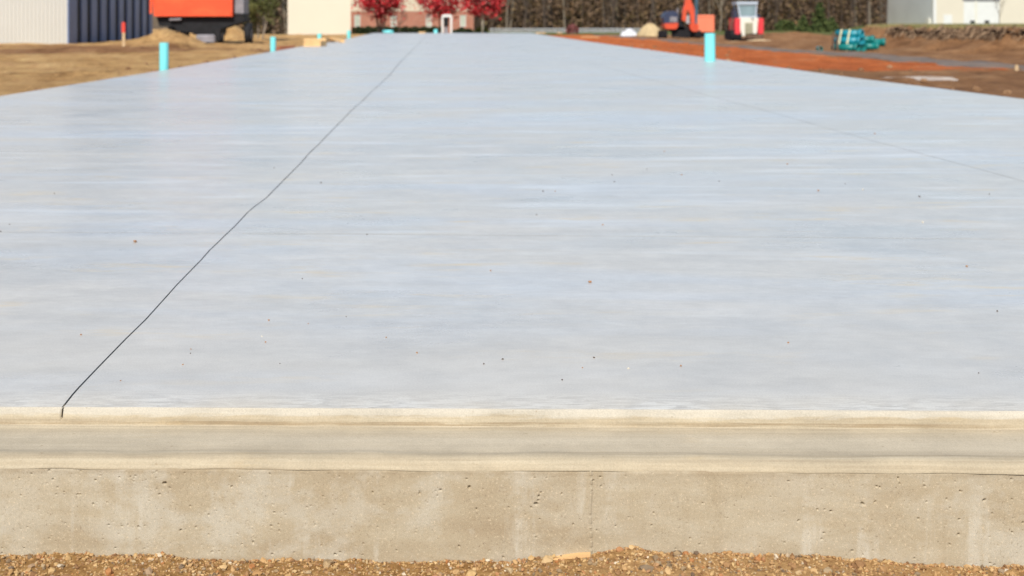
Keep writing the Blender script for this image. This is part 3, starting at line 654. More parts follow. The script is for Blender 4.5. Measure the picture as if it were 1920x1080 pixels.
# ------------------------------------------------------------ pipes standing up beside and through the slab
def stub(px, row_top, row_base, wpx, z, label, d=None):
    if d is None: d = F * (H - z) / (row_base - VY)
    x = XX(px, d); r = wpx * d / F / 2; zt = ZZ(row_top, d)
    t = thing('plastic_pipe', (x, d, z), label, 'pipe', 'turquoise drain pipes standing along the slab')
    mb = MB(); mb.pipe((x, d, z - 0.12), (x, d, zt), r, r * 0.86, 28); o = mb.build('pipe_wall', M['cyan'], t, True); o.modifiers.new('e', 'EDGE_SPLIT')
    mb = MB(); mb.tube([(x, d, zt - 0.10), (x, d, zt - 0.095)], r * 0.855, 24); mb.build('inner_plug', M['chassis'], t)
stub(307.5, 80, 131, 17, -0.02, 'tall turquoise pipe at the left edge of the slab in front of the navy wall')
stub(1331, 62.5, 115, 20, -0.001, 'thick turquoise pipe at the right edge of the slab beside the orange clay')
stub(512, 69, 94.5, 10.5, -0.02, 'turquoise pipe at the left slab edge between dark tyre and lumber')
stub(599, 63, 76, 8, -0.05, 'turquoise pipe stub rising behind the lumber stack')
stub(654, 57, 69, 7, -0.05, 'turquoise pipe stub before the corner of the cream wall')
stub(817, 55, 62.6, 7, -0.02, 'farthest turquoise pipe stub beside the white stand')
t = thing('plastic_pipe', (-4.0, 84, 0.0), 'turquoise pipe lying flat on the far end of the slab', 'pipe', 'turquoise drain pipes standing along the slab')
mb = MB(); mb.pipe((-3.75, 84, 0.11), (-3.18, 83.6, 0.11), 0.10, 0.085, 20); mb.build('pipe_wall', M['cyan'], t, True)
mb = MB(); mb.pipe((-3.21, 83.62, 0.11), (-3.14, 83.57, 0.11), 0.112, 0.10, 20); mb.build('coupling_rim', M['cyan'], t, True)

# pile of pipes at right
def pile_pipe(p0, p1, r, m, label):
    mx = tuple((a + b) / 2 for a, b in zip(p0, p1))
    t = thing('sewer_pipe', (mx[0], mx[1], mx[2] - r), label, 'pipe', 'green pipes in the pile at the bank')
    mb = MB(); mb.pipe(p0, p1, r, r * 0.82, 20); mb.build('barrel', m, t, True)
    q = Vector(p1) - Vector(p0); q.normalize(); a = Vector(p1) - q * 0.14
    mb = MB(); mb.pipe(tuple(a), tuple(Vector(p1) + q * 0.01), r * 1.14, r * 1.0, 20); mb.build('bell', m, t, True)
B0 = (15.45, 50.4); dirv = Vector((0.72, -0.69, 0)).normalized(); nrm = Vector((0.69, 0.72, 0)).normalized()
gb = float(gz(15.9, 50)) ; r = 0.155
pos = {'front bottom': (0, 0, 0), 'middle bottom': (1, 0, 0.03), 'back bottom': (2, 0, -0.04), 'front upper': (0.5, 1, 0.05), 'back upper': (1.5, 1, -0.02), 'topmost': (1.0, 2, 0.02)}
for nme, (k, l, sft) in pos.items():
    c = Vector((B0[0], B0[1], gb + r + l * r * 1.72 - 0.03)) + nrm * (k * 2 * r) + dirv * sft
    pile_pipe(tuple(c), tuple(c + dirv * 1.05), r, M['teal_blue'] if l else M['teal'], nme + ' pipe of the strapped green bundle at the bank')
c0 = Vector((16.5, 50.9, gb + r))
for nme, (dx, dy, dz, yaw, L) in {'right loose green pipe on the ground beside the bundle': (0.15, -0.1, 0, -0.30, 0.7), 'loose green pipe leaning over the end of the bundle': (0.05, 0.25, 0.27, -0.45, 0.75),
                              'farthest right green pipe with its round mouth open': (0.35, 0.5, 0.16, -0.35, 0.95), 'low green pipe behind the loose ones': (0.2, 0.75, 0.02, -0.5, 0.8)}.items():
    c = c0 + Vector((dx, dy, dz)); e = c + Vector((math.cos(yaw), math.sin(yaw), 0)) * L
    pile_pipe(tuple(c), tuple(e), r * 0.95, M['teal'], nme)
pile_pipe((14.72, 49.9, gb + 0.1), (14.60, 49.2, gb + 0.1), 0.09, M['teal'], 'short green pipe end left of the brown stakes by the bundle')
for nme, sft in (('left', 0.28), ('right', 0.62)):
    mb = MB(); ctr = Vector((B0[0], B0[1], 0)) + dirv * sft
    ring = []
    for k, z in ((-0.62, -0.03), (-0.60, 0.16), (0.35, 0.62), (0.75, 0.80), (1.2, 0.97), (2.3, 0.76), (3.1, 0.3), (3.1, -0.03)):
        ring.append(ctr + nrm * (k * r * 1.0) + Vector((0, 0, gb + max(0, z) * 0.86)))
    hw = dirv * 0.035; vs = []
    for p in ring: vs += [tuple(p - hw - nrm * 0.0), tuple(p + hw)]
    fs = [(2 * k, 2 * k + 1, 2 * k + 3, 2 * k + 2) for k in range(len(ring) - 1)]
    o = mesh_obj('strap', vs, fs, M['strap']); sol = o.modifiers.new('thick', 'SOLIDIFY'); sol.thickness = 0.012; sol.offset = 1
    tag(o, nme + ' pale strap around the green pipe bundle', 'strap', 'straps on the pipe bundle')
for nme, (px, lean, h) in {'left': (1562, 0.05, 0.72), 'right': (1570, -0.06, 0.6)}.items():
    d = 50.0; x = XX(px, d); z = float(gz(x, d))
    mb = MB(); mb.box(x - 0.035, x + 0.035, d - 0.02, d + 0.02, z - 0.1, z + h); mb.prism([(x - .035, z + h), (x + .035, z + h), (x + lean, z + h + .08)], d - 0.02, d + 0.02)
    tag(mb.build('wooden_stake', M['dark_soil']), nme + ' brown stake standing left of the green pipe bundle', 'stake', 'stakes by the pipe bundle')
# pale stake far right, red-topped stake at left
d = 27.4; x = XX(1906, d); z = float(gz(x, d))
mb = MB(); mb.box(x - 0.035, x + 0.035, d - 0.015, d + 0.015, z - 0.1, ZZ(124, d)); mb.prism([(x - .035, ZZ(124, d)), (x + .035, ZZ(124, d)), (x + .02, ZZ(121.5, d)), (x - .02, ZZ(121.5, d))], d - 0.015, d + 0.015)
tag(mb.build('wooden_stake', M['stake']), 'small pale wooden stake by the grey track at far right', 'stake')
d = 56; x = XX(231.5, d); z = float(gz(x, d))
t = thing('survey_stake', (x, d, z), 'survey stake with a red painted top before the navy wall', 'stake')
mb = MB(); mb.box(x - 0.05, x + 0.07, d - 0.02, d + 0.02, z - 0.1, ZZ(60, d)); mb.build('shaft', M['stake'], t)
mb = MB(); mb.box(x - 0.075, x + 0.075, d - 0.03, d + 0.03, ZZ(61, d), ZZ(44, d)); mb.prism([(x - .075, ZZ(44, d)), (x + .075, ZZ(44, d)), (x + .03, ZZ(41, d)), (x - .03, ZZ(41, d))], d - 0.03, d + 0.03); mb.build('painted_top', M['stake_red'], t)

# lumber on the slab's left edge
def plank(p0, p1, w, h, m, label, group=None, name='lumber'):
    p0, p1 = Vector(p0), Vector(p1); t = (p1 - p0).normalized(); s = t.cross(Vector((0, 0, 1))).normalized() * w / 2; u = Vector((0, 0, h))
    vs = [p0 - s, p0 + s, p0 + s + u, p0 - s + u, p1 - s, p1 + s, p1 + s + u, p1 - s + u]
    o = mesh_obj(name, [tuple(q) for q in vs], [(0, 1, 2, 3), (7, 6, 5, 4), (0, 4, 5, 1), (1, 5, 6, 2), (2, 6, 7, 3), (3, 7, 4, 0)], m)
    return tag(o, label, 'lumber', group)
d = 39.3
for k, (nme) in enumerate(('bottom', 'middle', 'top')):
    plank((XX(569, d), d - 0.02 * k, 0.002 + k * 0.08), (XX(597 + k * 2, d), d + 0.05, 0.002 + k * 0.08), 0.30, 0.074, M['lumber'], nme + ' pine beam of the short stack on the left slab edge', 'beams stacked on the slab edge')
plank((XX(599, d), d - 0.1, 0.002), (XX(607, d), d + 0.5, 0.002), 0.09, 0.16, M['lumber'], 'pine block on edge just right of the beam stack')
plank((XX(607, 46), 46, 0.07), (XX(626, 48), 48, 0.004), 0.15, 0.10, M['lumber'], 'pine board sloping down behind the beam stack')
plank((XX(618, 47), 47.5, 0.10), (XX(644, 46.5), 46.2, 0.004), 0.14, 0.09, M['lumber'], 'pine board fallen toward the slab right of the others')
plank((XX(605, 51), 51, 0.002), (XX(640, 52), 52.5, 0.002), 0.20, 0.10, M['lumber'], 'long pine board lying flat behind the scattered boards')
plank((XX(520, 48), 48, float(gz(XX(520, 48), 48))), (XX(547, 48), 48.5, float(gz(XX(547, 48), 48))), 0.2, 0.19, M['lumber_dark'], 'reddish brown timber lying on dirt behind the left pipe')
for px, w_, lab in ((1005, 18, 'left scrap of pine lumber at the far right slab edge'), (1045, 9, 'right scrap of pine lumber at the far right slab edge')):
    d = 82.0; plank((XX(px, d), d, 0.002), (XX(px + w_, d), d + 0.2, 0.002), 0.1, 0.06, M['lumber'], lab)
plank((XX(785, 84), 84, 0.002), (XX(797, 84), 84.2, 0.002), 0.1, 0.1, M['lumber'], 'small pine block at the far end of the slab left of the white stand')
plank((XX(1085, 66), 64.5, -0.03), (XX(1120, 64), 63.5, -0.03), 0.12, 0.05, M['lumber'], 'thin board on the clay at the right slab edge')

# ------------------------------------------------------------ ribbed building, left
bl = thing('metal_building', (-22, 64, -0.4), 'white ribbed steel building with a dark navy side wall at left', 'building')
mb = MB(); x1 = -18.62; pts = []
x = -48.0
prof_r = []
while x < x1 - 0.05:
    prof_r += [(x, 64.0), (x + 0.14, 64.0), (x + 0.16, 64.022), (x + 0.18, 64.022)]; x += 0.20
prof_r.append((x1, 64.0))
n = len(prof_r); vs = [(a, b, -0.6) for a, b in prof_r] + [(a, b, 7.2) for a, b in prof_r]
mb.add(vs, [(k, k + 1, n + k + 1, n + k) for k in range(n - 1)])
mb.build('front_wall', M['white_steel'], bl)
mb = MB(); mb.box(x1 - 0.3, x1 - 0.05, 64.06, 82.6, -0.6, 7.2); mb.build('side_wall', M['black'], bl)
ys_ = [64.15, 65.95, 67.8, 69.75, 71.7, 73.65, 75.55, 77.5, 79.5, 81.4, 82.7]
for k in range(len(ys_) - 1):
    a = ys_[k] + (0.0 if k == 0 else 0.42); b = ys_[k + 1] - 0.42 if k < 9 else ys_[k + 1]
    mb = MB(); mb.prism([(x1 - 0.05, -0.6), (x1 + 0.02, -0.6), (x1 + 0.02, 7.1), (x1 - 0.05, 7.1)], a, b); mb.build('steel_panel', M['navy'], bl)
mb = MB(); mb.prism([(-48.5, 7.2), (x1 + 0.4, 7.2), (x1 + 0.4, 7.4), (-33, 9.4), (-48.5, 7.5)], 63.6, 83.0); mb.build('roof', M['roof'], bl)
mb = MB(); mb.box(x1 - 0.02, x1 + 0.05, 63.93, 64.08, -0.6, 7.15); mb.build('corner_trim', M['navy'], bl)

# ------------------------------------------------------------ cream building (blank wall)
bc = thing('cream_building', (-11, 120, -0.5), 'blank cream walled building behind the lumber, left of red trees', 'building')
c4, s4 = math.cos(R(4)), math.sin(R(4))
mb = MB(); mb.box(-14.3, -8.42, 120, 134, -0.9, 9, 0, R(4), (-8.42, 120)); mb.build('wall', M['cream'], bc)
mb = MB(); mb.box(-14.6, -8.1, 119.7, 134.3, 9, 9.3, 0, R(4), (-8.42, 120)); mb.build('roof', M['roof'], bc)

# ------------------------------------------------------------ brick and cream office
bo = thing('brick_building', (-4, 180, -0.9), 'office building with a brick base and cream upper wall behind red trees', 'building')
d = 180.0; xl, xr = -13.6, XX(888, d); zb = ZZ(21, d)
wins = [664.5, 670.5 - 6, 739, 803, 868]
wins = [670, 738, 804, 868]
edges = [xl] + sum([[XX(p, d) - 0.40, XX(p, d) + 0.40] for p in wins], []) + [xr]
mb = MB(); z0, z1 = ZZ(50, d), ZZ(28, d)
for k in range(0, len(edges), 2): mb.box(edges[k], edges[k + 1], d, d + 0.3, -1.3, zb)
for p in wins:
    mb.box(XX(p, d) - 0.40, XX(p, d) + 0.40, d, d + 0.3, -1.3, z0); mb.box(XX(p, d) - 0.40, XX(p, d) + 0.40, d, d + 0.3, z1, zb)
mb.box(xr - 0.3, xr, d + 0.3, d + 14, -1.3, zb); mb.box(xl, xl + 0.3, d + 0.3, d + 14, -1.3, zb)
mb.build('brick_base', M['brick'], bo)
mb = MB(); mb.box(xl, xr, d - 0.03, d + 14, zb, 8.2); mb.build('upper_wall', M['cream2'], bo)
mb = MB(); mb.box(xl - 0.3, xr + 0.3, d - 0.3, d + 14.3, 8.2, 8.5); mb.build('roof', M['roof'], bo)
mb = MB(); mb.box(xl + 0.3, xr - 0.3, d + 1.2, d + 1.3, -1.3, zb); mb.build('inner_wall', M['black'], bo)
for p in wins:
    cx = XX(p, d); mb = MB(); w = 0.40; fr = 0.07
    mb.box(cx - w, cx - w + fr, d + 0.05, d + 0.12, z0, z1); mb.box(cx + w - fr, cx + w, d + 0.05, d + 0.12, z0, z1)
    mb.box(cx - w + fr, cx + w - fr, d + 0.05, d + 0.12, z1 - fr, z1); mb.box(cx - w + fr, cx + w - fr, d + 0.05, d + 0.12, z0, z0 + fr)
    wd = mb.build('window', M['white'], bo)
    mb = MB(); mb.box(cx - w + fr, cx + w - fr, d + 0.08, d + 0.10, z0 + fr, z1 - fr); g = mb.build('pane', M['pale_glass']); g.parent = wd

# ------------------------------------------------------------ warehouse at right
bw = thing('warehouse', (92.4, 240, 0), 'cream warehouse with grey end wall and white dock doors on the rise', 'building')
bw.location = (92.4, 240, 0)
def WBox(mb, u0, u1, v0, v1, z0, z1, mi=0): mb.box(92.4 + u0, 92.4 + u1, 240 + v0, 240 + v1, z0, z1, mi, R(10), (92.4, 240))
def u_at(px):     # distance along the front wall for a pixel column
    t = (px - VX) / F; c, s = math.cos(R(10)), math.sin(R(10)); return (t * 240 - 92.4) / (c - t * s)
zt = 10.5
mb = MB(); WBox(mb, 0, 0.3, 0.3, 22, -0.3, zt); mb.build('end_wall', M['gray_wall'], bw)
u1d, u2d = u_at(1807), u_at(1875); z2 = ZZ(1.5, 243)
mb = MB(); WBox(mb, 0, u1d, 0, 0.3, -0.3, zt); WBox(mb, u2d, 34, 0, 0.3, -0.3, zt); WBox(mb, u1d, u2d, 0, 0.3, z2, zt); mb.build('front_wall', M['cream'], bw)
mb = MB(); WBox(mb, -0.4, 34.4, -0.4, 22.4, zt, zt + 0.3); mb.build('roof', M['roof'], bw)
mb = MB(); WBox(mb, -0.05, 0.6, -0.06, 0.0, -0.3, zt); mb.build('corner_trim', M['white'], bw)
umid0, umid1 = u_at(1828.5), u_at(1832.5)
for a, b in ((u1d, umid0), (umid1, u2d)):
    mb = MB(); WBox(mb, a, b, 0.12, 0.22, -0.3, z2); dd = mb.build('dock_door', M['white'], bw)
    um = u_at(1824) if a == u1d else u_at(1851)
    mb = MB(); WBox(mb, um - 0.5, um + 0.5, 0.05, 0.12, 0.55, 1.0); g = mb.build('bumper', M['black']); g.parent = dd; g.location = (0, 0, 0)
mb = MB(); WBox(mb, umid0, umid1, 0.02, 0.3, -0.3, z2); mb.build('door_post', M['off_white'], bw)
mb = MB(); WBox(mb, u1d - 0.3, u2d, -0.06, -0.003, z2, z2 + 0.5); mb.build('door_header', M['grey_steel'], bw)
mb = MB(); WBox(mb, u_at(1769), u_at(1785), -0.05, -0.003, -0.3, ZZ(27.5, 241)); mb.build('entry_door', M['white'], bw)
mb = MB(); WBox(mb, -0.4, -0.01, 0.9, 2.2, -0.3, 1.4); mb.build('utility_box', M['off_white'], bw)
for o in list(bw.children):
    pass

# ------------------------------------------------------------ foliage
def quads(C, size, flat=0.0):
    n = len(C); a = rng.standard_normal((n, 3)); a /= np.linalg.norm(a, axis=1)[:, None]
    b = rng.standard_normal((n, 3)); b -= (a * b).sum(1)[:, None] * a; b /= np.linalg.norm(b, axis=1)[:, None]
    s = (size * rng.uniform(0.5, 1.3, n))[:, None]
    V = np.stack([C - a * s, C - b * s * 0.55, C + a * s, C + b * s * 0.55], 1).reshape(-1, 3)
    return V, np.arange(4 * n).reshape(n, 4)
def clumps(center, rad, n, k, cr, hollow=0.35):
    u = rng.standard_normal((k, 3)); u /= np.linalg.norm(u, axis=1)[:, None]; rr = (hollow + (1 - hollow) * rng.random(k)) ** 0.6
    cc = np.array(center) + u * rr[:, None] * np.array(rad)
    w_ = rng.random(k) + 0.3; ch = rng.choice(k, n, p=w_ / w_.sum())
    return cc[ch] + rng.standard_normal((n, 3)) * cr * (0.6 + 0.8 * rng.random(k))[ch][:, None], cc
def tree(name, x, y, zb, trunk_h, center, rad, n, k, cr, size, leaf, bark, label, cat='tree', tr=0.15, stems=1, group=None):
    t = thing(name, (x, y, zb), label, cat, group); mb = MB()
    P, cc = clumps(center, rad, n, k, cr)
    for s in range(stems):
        ox = (s - (stems - 1) / 2) * 0.35; top = (center[0] + ox * 2, center[1], center[2] + rad[2] * 0.3)
        mb.tube([(x + ox * .4, y, zb - 0.3), (x + ox, y, zb + trunk_h * 0.6), ((x + top[0]) / 2 + ox, y, (zb + trunk_h + center[2]) / 2), top], [tr, tr * .8, tr * .55, tr * .2], 8)
    for q in cc[: min(22, k)]:
        b0 = Vector((x + rnd.uniform(-.1, .1), y, zb + trunk_h + (center[2] - zb - trunk_h) * rnd.random() * 0.8)); q = Vector(q)
        mb.tube([b0, b0.lerp(q, 0.5) + Vector((0, 0, 0.15)), q], [tr * .45, tr * .28, tr * .1], 5)
    mb.build('trunk', bark, t, True)
    V_, Q_ = quads(P, size); np_obj('crown', V_, Q_, leaf, t)
    return t
def red(px, d, wpx, row_bot, label, bark, tr=0.14, stems=1, n=3800, h=6.0):
    x = XX(px, d); rx = wpx / 2 * d / F * 0.92; z0 = ZZ(row_bot, d); zb = float(gz(x, d))
    tree('red_maple', x, d, zb, z0 - zb, (x, d, z0 + 2.25), (rx, rx, 2.4), int(n * 1.25), 90, 0.42, 0.19, M['red_leaf'], bark, label, tr=tr, stems=stems, group='red leaved trees before the office')
red(714, 150, 104, 33, 'leftmost red leaved tree with dark stems before the brick wall', M['bark_dark'], 0.16, 3)
red(824, 158, 84, 30, 'red leaved tree above the white stand, before the cream wall', M['bark_dark'], 0.10, 1, 2600)
red(905, 146, 92, 28, 'rightmost red leaved tree with a pale trunk at the office corner', M['bark_light'], 0.17, 1, 3000)
# olive evergreen beside the truck
x = XX(484, 76); zb = float(gz(x, 76))
tree('evergreen_tree', x, 76, zb, 0.9, (x, 76, 2.6), (1.15, 1.2, 2.35), 5200, 90, 0.20, 0.085, M['green_leaf'], M['bark_light'], 'olive green evergreen tree with slanting pale stems right of the truck', tr=0.06, stems=3)
# small bare tree at brick wall, conifers in front of the wood
def conifer(px, d, wpx, row_top, label, n=2600):
    x = XX(px, d); zb = float(gz(x, d)); zt_ = ZZ(row_top, d); rx = wpx / 2 * d / F
    t = thing('conifer', (x, d, zb), label, 'tree', 'dark green conifers before the brown wood')
    mb = MB(); mb.tube([(x, d, zb - 0.2), (x, d, zt_)], [0.12, 0.03], 7)
    hgt = rng.random(n) ** 1.3; a = rng.uniform(0, 6.28, n); tier = 0.75 + 0.25 * np.sin(hgt * 34); rr = rx * (1 - hgt) ** 0.8 * tier * np.sqrt(rng.uniform(0.25, 1.1, n)) * (0.8 + 0.25 * np.sin(3 * a + hgt * 9))
    P = np.stack([x + rr * np.cos(a), d + rr * np.sin(a), zb + 0.1 + hgt * (zt_ - zb)], -1) + rng.standard_normal((n, 3)) * 0.12
    mb.build('trunk', M['bark_dark'], t); V_, Q_ = quads(P, 0.26); np_obj('crown', V_, Q_, M['conifer_leaf'], t)
conifer(1537, 205, 46, 8, 'tall green conifer in the middle of the group before the wood')
conifer(1506, 212, 40, 34, 'low spreading conifer left of the tallest one', 1700)
conifer(1560, 200, 30, 36, 'small conifer right of the tallest one', 1400)
# hedges and shrubs
def shrub(name, x0, x1, d, z0, z1, n, size, leaf, label, cat='shrub', dep=0.8, group=None):
    t = thing(name, ((x0 + x1) / 2, d, z0), label, cat, group)
    L = x1 - x0; P = np.stack([rng.uniform(x0, x1, n), d + rng.uniform(-dep / 2, dep / 2, n), z0 + (z1 - z0) * rng.random(n) ** 0.7], -1)
    P[:, 2] = np.where(P[:, 2] > z1 - 0.12, P[:, 2] + 0.08 * np.sin(P[:, 0] * 5) + rng.normal(0, .05, n), P[:, 2])
    if L < 4:   # rounded
        u = (P[:, 0] - (x0 + x1) / 2) / (L / 2); P[:, 2] = z0 + (P[:, 2] - z0) * np.sqrt(np.clip(1 - 0.75 * u ** 2, 0.1, 1))
    V_, Q_ = quads(P, size); np_obj('foliage', V_, Q_, leaf, t)
    mb = MB()
    for k in range(max(3, int(L / 1.2))):
        xx = x0 + (k + 0.5) * L / max(3, int(L / 1.2)); mb = MB(); mb.tube([(xx, d, z0 - 0.2), (xx + rnd.uniform(-.1, .1), d, z0 + (z1 - z0) * 0.6)], [0.04, 0.015], 5); mb.build('stem', M['bark_dark'], t)
d = 172.0
shrub('hedge', XX(660, d), XX(830, d), d, -1.0, ZZ(51, d), 9000, 0.13, M['hedge_leaf'], 'long clipped dark hedge under the brick wall left of the white stand', 'hedge', 1.2)
shrub('hedge', XX(848, d), XX(889, d), d, -1.0, ZZ(53, d), 2400, 0.13, M['hedge_leaf'], 'short clipped dark hedge under the brick wall right of the white stand', 'hedge', 1.2)
d = 150.0
shrub('shrub', XX(892, d), XX(914, d), d, -0.9, ZZ(50, d), 900, 0.12, M['yellow_leaf'], 'yellow green shrub right of the pale tree trunk', 'shrub', 1.0)
shrub('shrub', XX(1062, d), XX(1085, d), d, -0.6, ZZ(47, d), 700, 0.13, M['pink_leaf'], 'dusky pink shrub standing before the guard rail', 'shrub', 1.0)
shrub('shrub', XX(1455, 190), XX(1490, 190), 190, -0.5, ZZ(38, 190), 1200, 0.2, M['conifer_leaf'], 'low green bush at the left end of the conifers', 'shrub', 1.5)
# bare sapling in front of the warehouse door
def bare(x, d, h, label, name='bare_tree', tr=0.06, seed=1, mat=None, group=None, spread=0.45):
    zb = float(gz(x, d)); rr = random.Random(seed); mb = MB()
    t = thing(name, (x, d, zb), label, 'tree', group)
    def br(p, dr, L, r, lv):
        q = p + dr * L; mb.tube([p, p.lerp(q, 0.5) + Vector((rr.uniform(-.04, .04) * L, 0, 0)), q], [r, r * .8, r * .6], 5 if lv else 7, caps=False)
        if lv < 4:
            for _ in range(3 if lv else 4):
                nd = (dr + Vector((rr.uniform(-1, 1), rr.uniform(-1, 1), rr.uniform(-.2, .7))) * spread * 1.3).normalized(); br(p.lerp(q, rr.uniform(0.55, 1.0)), nd, L * rr.uniform(.5, .75), r * .55, lv + 1)
    br(Vector((x, d, zb - 0.2)), Vector((0.02, 0, 1)), h * 0.4, tr, 0); mb.build('trunk', mat or M['bark'], t, True)
bare(XX(1874, 150), 150, 5.0, 'thin leafless sapling before the white dock doors', tr=0.05, seed=3)
bare(XX(748, 160), 160, 4.0, 'leafless bush with dark twigs right of the leftmost red tree', tr=0.09, seed=5, mat=M['bark_dark'], spread=0.7)
for k, (px, d, h, s, lab) in enumerate(((950, 215, 13, 11, 'pale grey leafless tree just right of the red trees'), (985, 232, 14, 12, 'leafless tree with grey trunk behind the left end of the guard rail'), (1150, 236, 15, 13, 'leafless tree above the white stone heap'),
     (1222, 228, 13, 14, 'leafless tree behind the sand heap'), (1350, 226, 15, 15, 'leafless tree between the excavator and the loader'), (1455, 236, 13, 16, 'leafless tree just right of the loader'),
     (1600, 226, 14, 17, 'leafless tree behind the green pipe pile'), (1628, 220, 15, 18, 'dark leafless tree next to the grey warehouse wall'))):
    bare(XX(px, d), d, h, lab, tr=0.17, seed=s, mat=M['bark_dark'] if k % 4 else M['bark'], group='leafless trees at the wood edge')

# far woods: one mass of trunks, twigs and last leaves
def woods(x_of, n_tr, n_leaf, d0, d1, h, seed, size=0.42):
    r2 = np.random.default_rng(seed); VV = []; FF = []; MI = []; off = 0
    for k in range(n_tr):
        d = r2.uniform(d0, d1); x = x_of(r2.random(), d); zb = -1.2; r = r2.uniform(0.07, 0.22); H_ = h * r2.uniform(0.8, 1.2); le = r2.normal(0, 0.05)
        n = 6; a = np.arange(n) / n * 6.283
        for z, rr, xo in ((zb, r, 0), (zb + H_, r * 0.3, le * H_)):
            VV.append(np.stack([x + xo + rr * np.cos(a), d + rr * np.sin(a), np.full(n, z)], -1))
        FF.append(np.stack([off + np.arange(n), off + (np.arange(n) + 1) % n, off + n + (np.arange(n) + 1) % n, off + n + np.arange(n)], -1)); MI.append(np.full(n, k % 3 == 0, int) + 0); off += 2 * n
    dd = r2.uniform(d0, d1, n_leaf); xx = x_of(r2.random(n_leaf), dd); zz = -1.1 + h * r2.random(n_leaf) ** 1.25
    P = np.stack([xx, dd, zz], -1)
    q, f = quads(P, size); VV.append(q); FF.append(f + off); MI.append(np.full(len(f), 2))
    o = np_obj('woodland', np.concatenate(VV), np.concatenate(FF), [M['bark_dark'], M['bark'], M['wood_leaf']], mi=np.concatenate(MI))
    return o
tag(woods(lambda u, d: (0.015 + u * 0.333) * d, 520, 105000, 238, 285, 13, 5, 0.34), 'brown autumn woodland filling the view behind the machines', 'woodland', kind='stuff')
tag(woods(lambda u, d: (-0.20 + u * 0.09) * d, 120, 14000, 160, 200, 11, 6, 0.36), 'brown autumn woodland between the truck and the cream wall', 'woodland', kind='stuff')

# ------------------------------------------------------------ guard rail, white stand
d = 196.0
t = thing('guard_rail', (17, d, -0.95), 'low grey metal guard rail before the brown wood', 'fence')
zr = -0.95
for z in (ZZ(54.5, d), ZZ(59, d)):
    mb = MB(); mb.bbox(XX(918, d), XX(1210, d), d - 0.05, d + 0.03, z - 0.10, z + 0.10, 0.02); mb.build('rail', M['galv'], t)
for k in range(13):
    x = XX(922, d) + k * 1.93; mb = MB(); mb.box(x - 0.06, x + 0.06, d + 0.031, d + 0.15, -1.3, ZZ(53, d)); mb.build('post', M['galv'], t)
d = 89.0; xa, xb = XX(828, d), XX(848, d)
t = thing('meter_stand', ((xa + xb) / 2, d, -0.35), 'white frame stand holding a dark panel at the slab end', 'utility stand')
mb = MB(); mb.bbox(xa, xa + 0.13, d - 0.07, d + 0.07, -0.5, ZZ(30, d), 0.02); mb.build('post', M['white'], t)
mb = MB(); mb.bbox(xb - 0.14, xb, d - 0.07, d + 0.07, -0.5, ZZ(30, d), 0.02); mb.build('post', M['white'], t)
mb = MB(); mb.prism([(xa + 0.02, ZZ(32, d)), (xb - 0.02, ZZ(32, d)), (xb - 0.05, ZZ(28.5, d)), (xb - 0.16, ZZ(27, d)), (xa + 0.16, ZZ(27, d)), (xa + 0.05, ZZ(28.5, d))], d - 0.09, d + 0.09); mb.build('top_bar', M['white'], t)
mb = MB(); mb.bbox(xa + 0.14, xb - 0.26, d - 0.06, d + 0.05, ZZ(50, d), ZZ(32.3, d), 0.03); mb.build('panel', M['chassis'], t)
mb = MB(); mb.bbox(xa + 0.17, xb - 0.30, d - 0.03, d + 0.03, -0.5, ZZ(50.3, d), 0.02); mb.build('conduit', M['grey_steel'], t)

# ------------------------------------------------------------ orange dump truck
d = 61.0; gt = -0.36
t = thing('dump_truck', (-11.8, d, gt), 'dump truck with a big bright orange body parked behind dirt heaps', 'truck')
mb = MB(); xa, xb = XX(285.5, d), XX(437, d)
zbm = ZZ(30.5, d)
mb.prism([(xa + 0.10, zbm), (xb - 0.02, zbm), (xb + 0.02, 3.4), (xa - 0.14, 3.4)], d - 0.05, d + 2.3)
body = mb.build('dump_body', M['orange'], t)
mb = MB(); mb.box(xa + 0.1, xb + 0.0, d - 0.13, d - 0.055, zbm, zbm + 0.07); mb.box(xa - 0.1, xa + 0.02, d - 0.12, d - 0.055, zbm + 0.12, 3.4); mb.box(xb - 0.14, xb - 0.02, d - 0.12, d - 0.055, zbm + 0.12, 3.4); g = mb.build('tailgate_rib', M['orange']); g.parent = body; g.location = (0, 0, 0)
mb = MB(); mb.box(xb + 0.03, xb + 0.46, d + 0.25, d + 1.9, ZZ(25, d), 2.6); mb.build('side_frame', M['grey_steel'], t)
mb = MB(); mb.box(xb + 0.05, xb + 0.48, d + 0.2, d + 1.95, ZZ(30, d), ZZ(25.3, d)); mb.build('step', M['chassis'], t)
mb = MB(); mb.prism([(XX(292, d), ZZ(31, d)), (XX(457, d), ZZ(30.5, d)), (XX(457, d), ZZ(40, d)), (XX(413, d), ZZ(54, d)), (XX(411, d), ZZ(66, d)), (XX(365, d), ZZ(66, d)), (XX(352, d), ZZ(60, d)), (XX(330, d), ZZ(59, d)), (XX(326, d), ZZ(51, d)), (XX(297, d), ZZ(49, d))], d + 0.15, d + 1.9); mb.build('chassis', M['chassis'], t)  # slanted lower right of the chassis outline is a cast shadow built as solid
mb = MB(); mb.bbox(XX(367, d), XX(403, d), d - 0.02, d + 0.5, ZZ(79, d), ZZ(65, d), 0.08); mb.build('axle_housing', M['grey_steel'], t)
mb = MB(); mb.tube([(XX(318, d), d - 0.02, ZZ(37, d)), (XX(340, d), d - 0.02, ZZ(36, d))], 0.05, 8); mb.build('air_tank', M['grey_steel'], t)
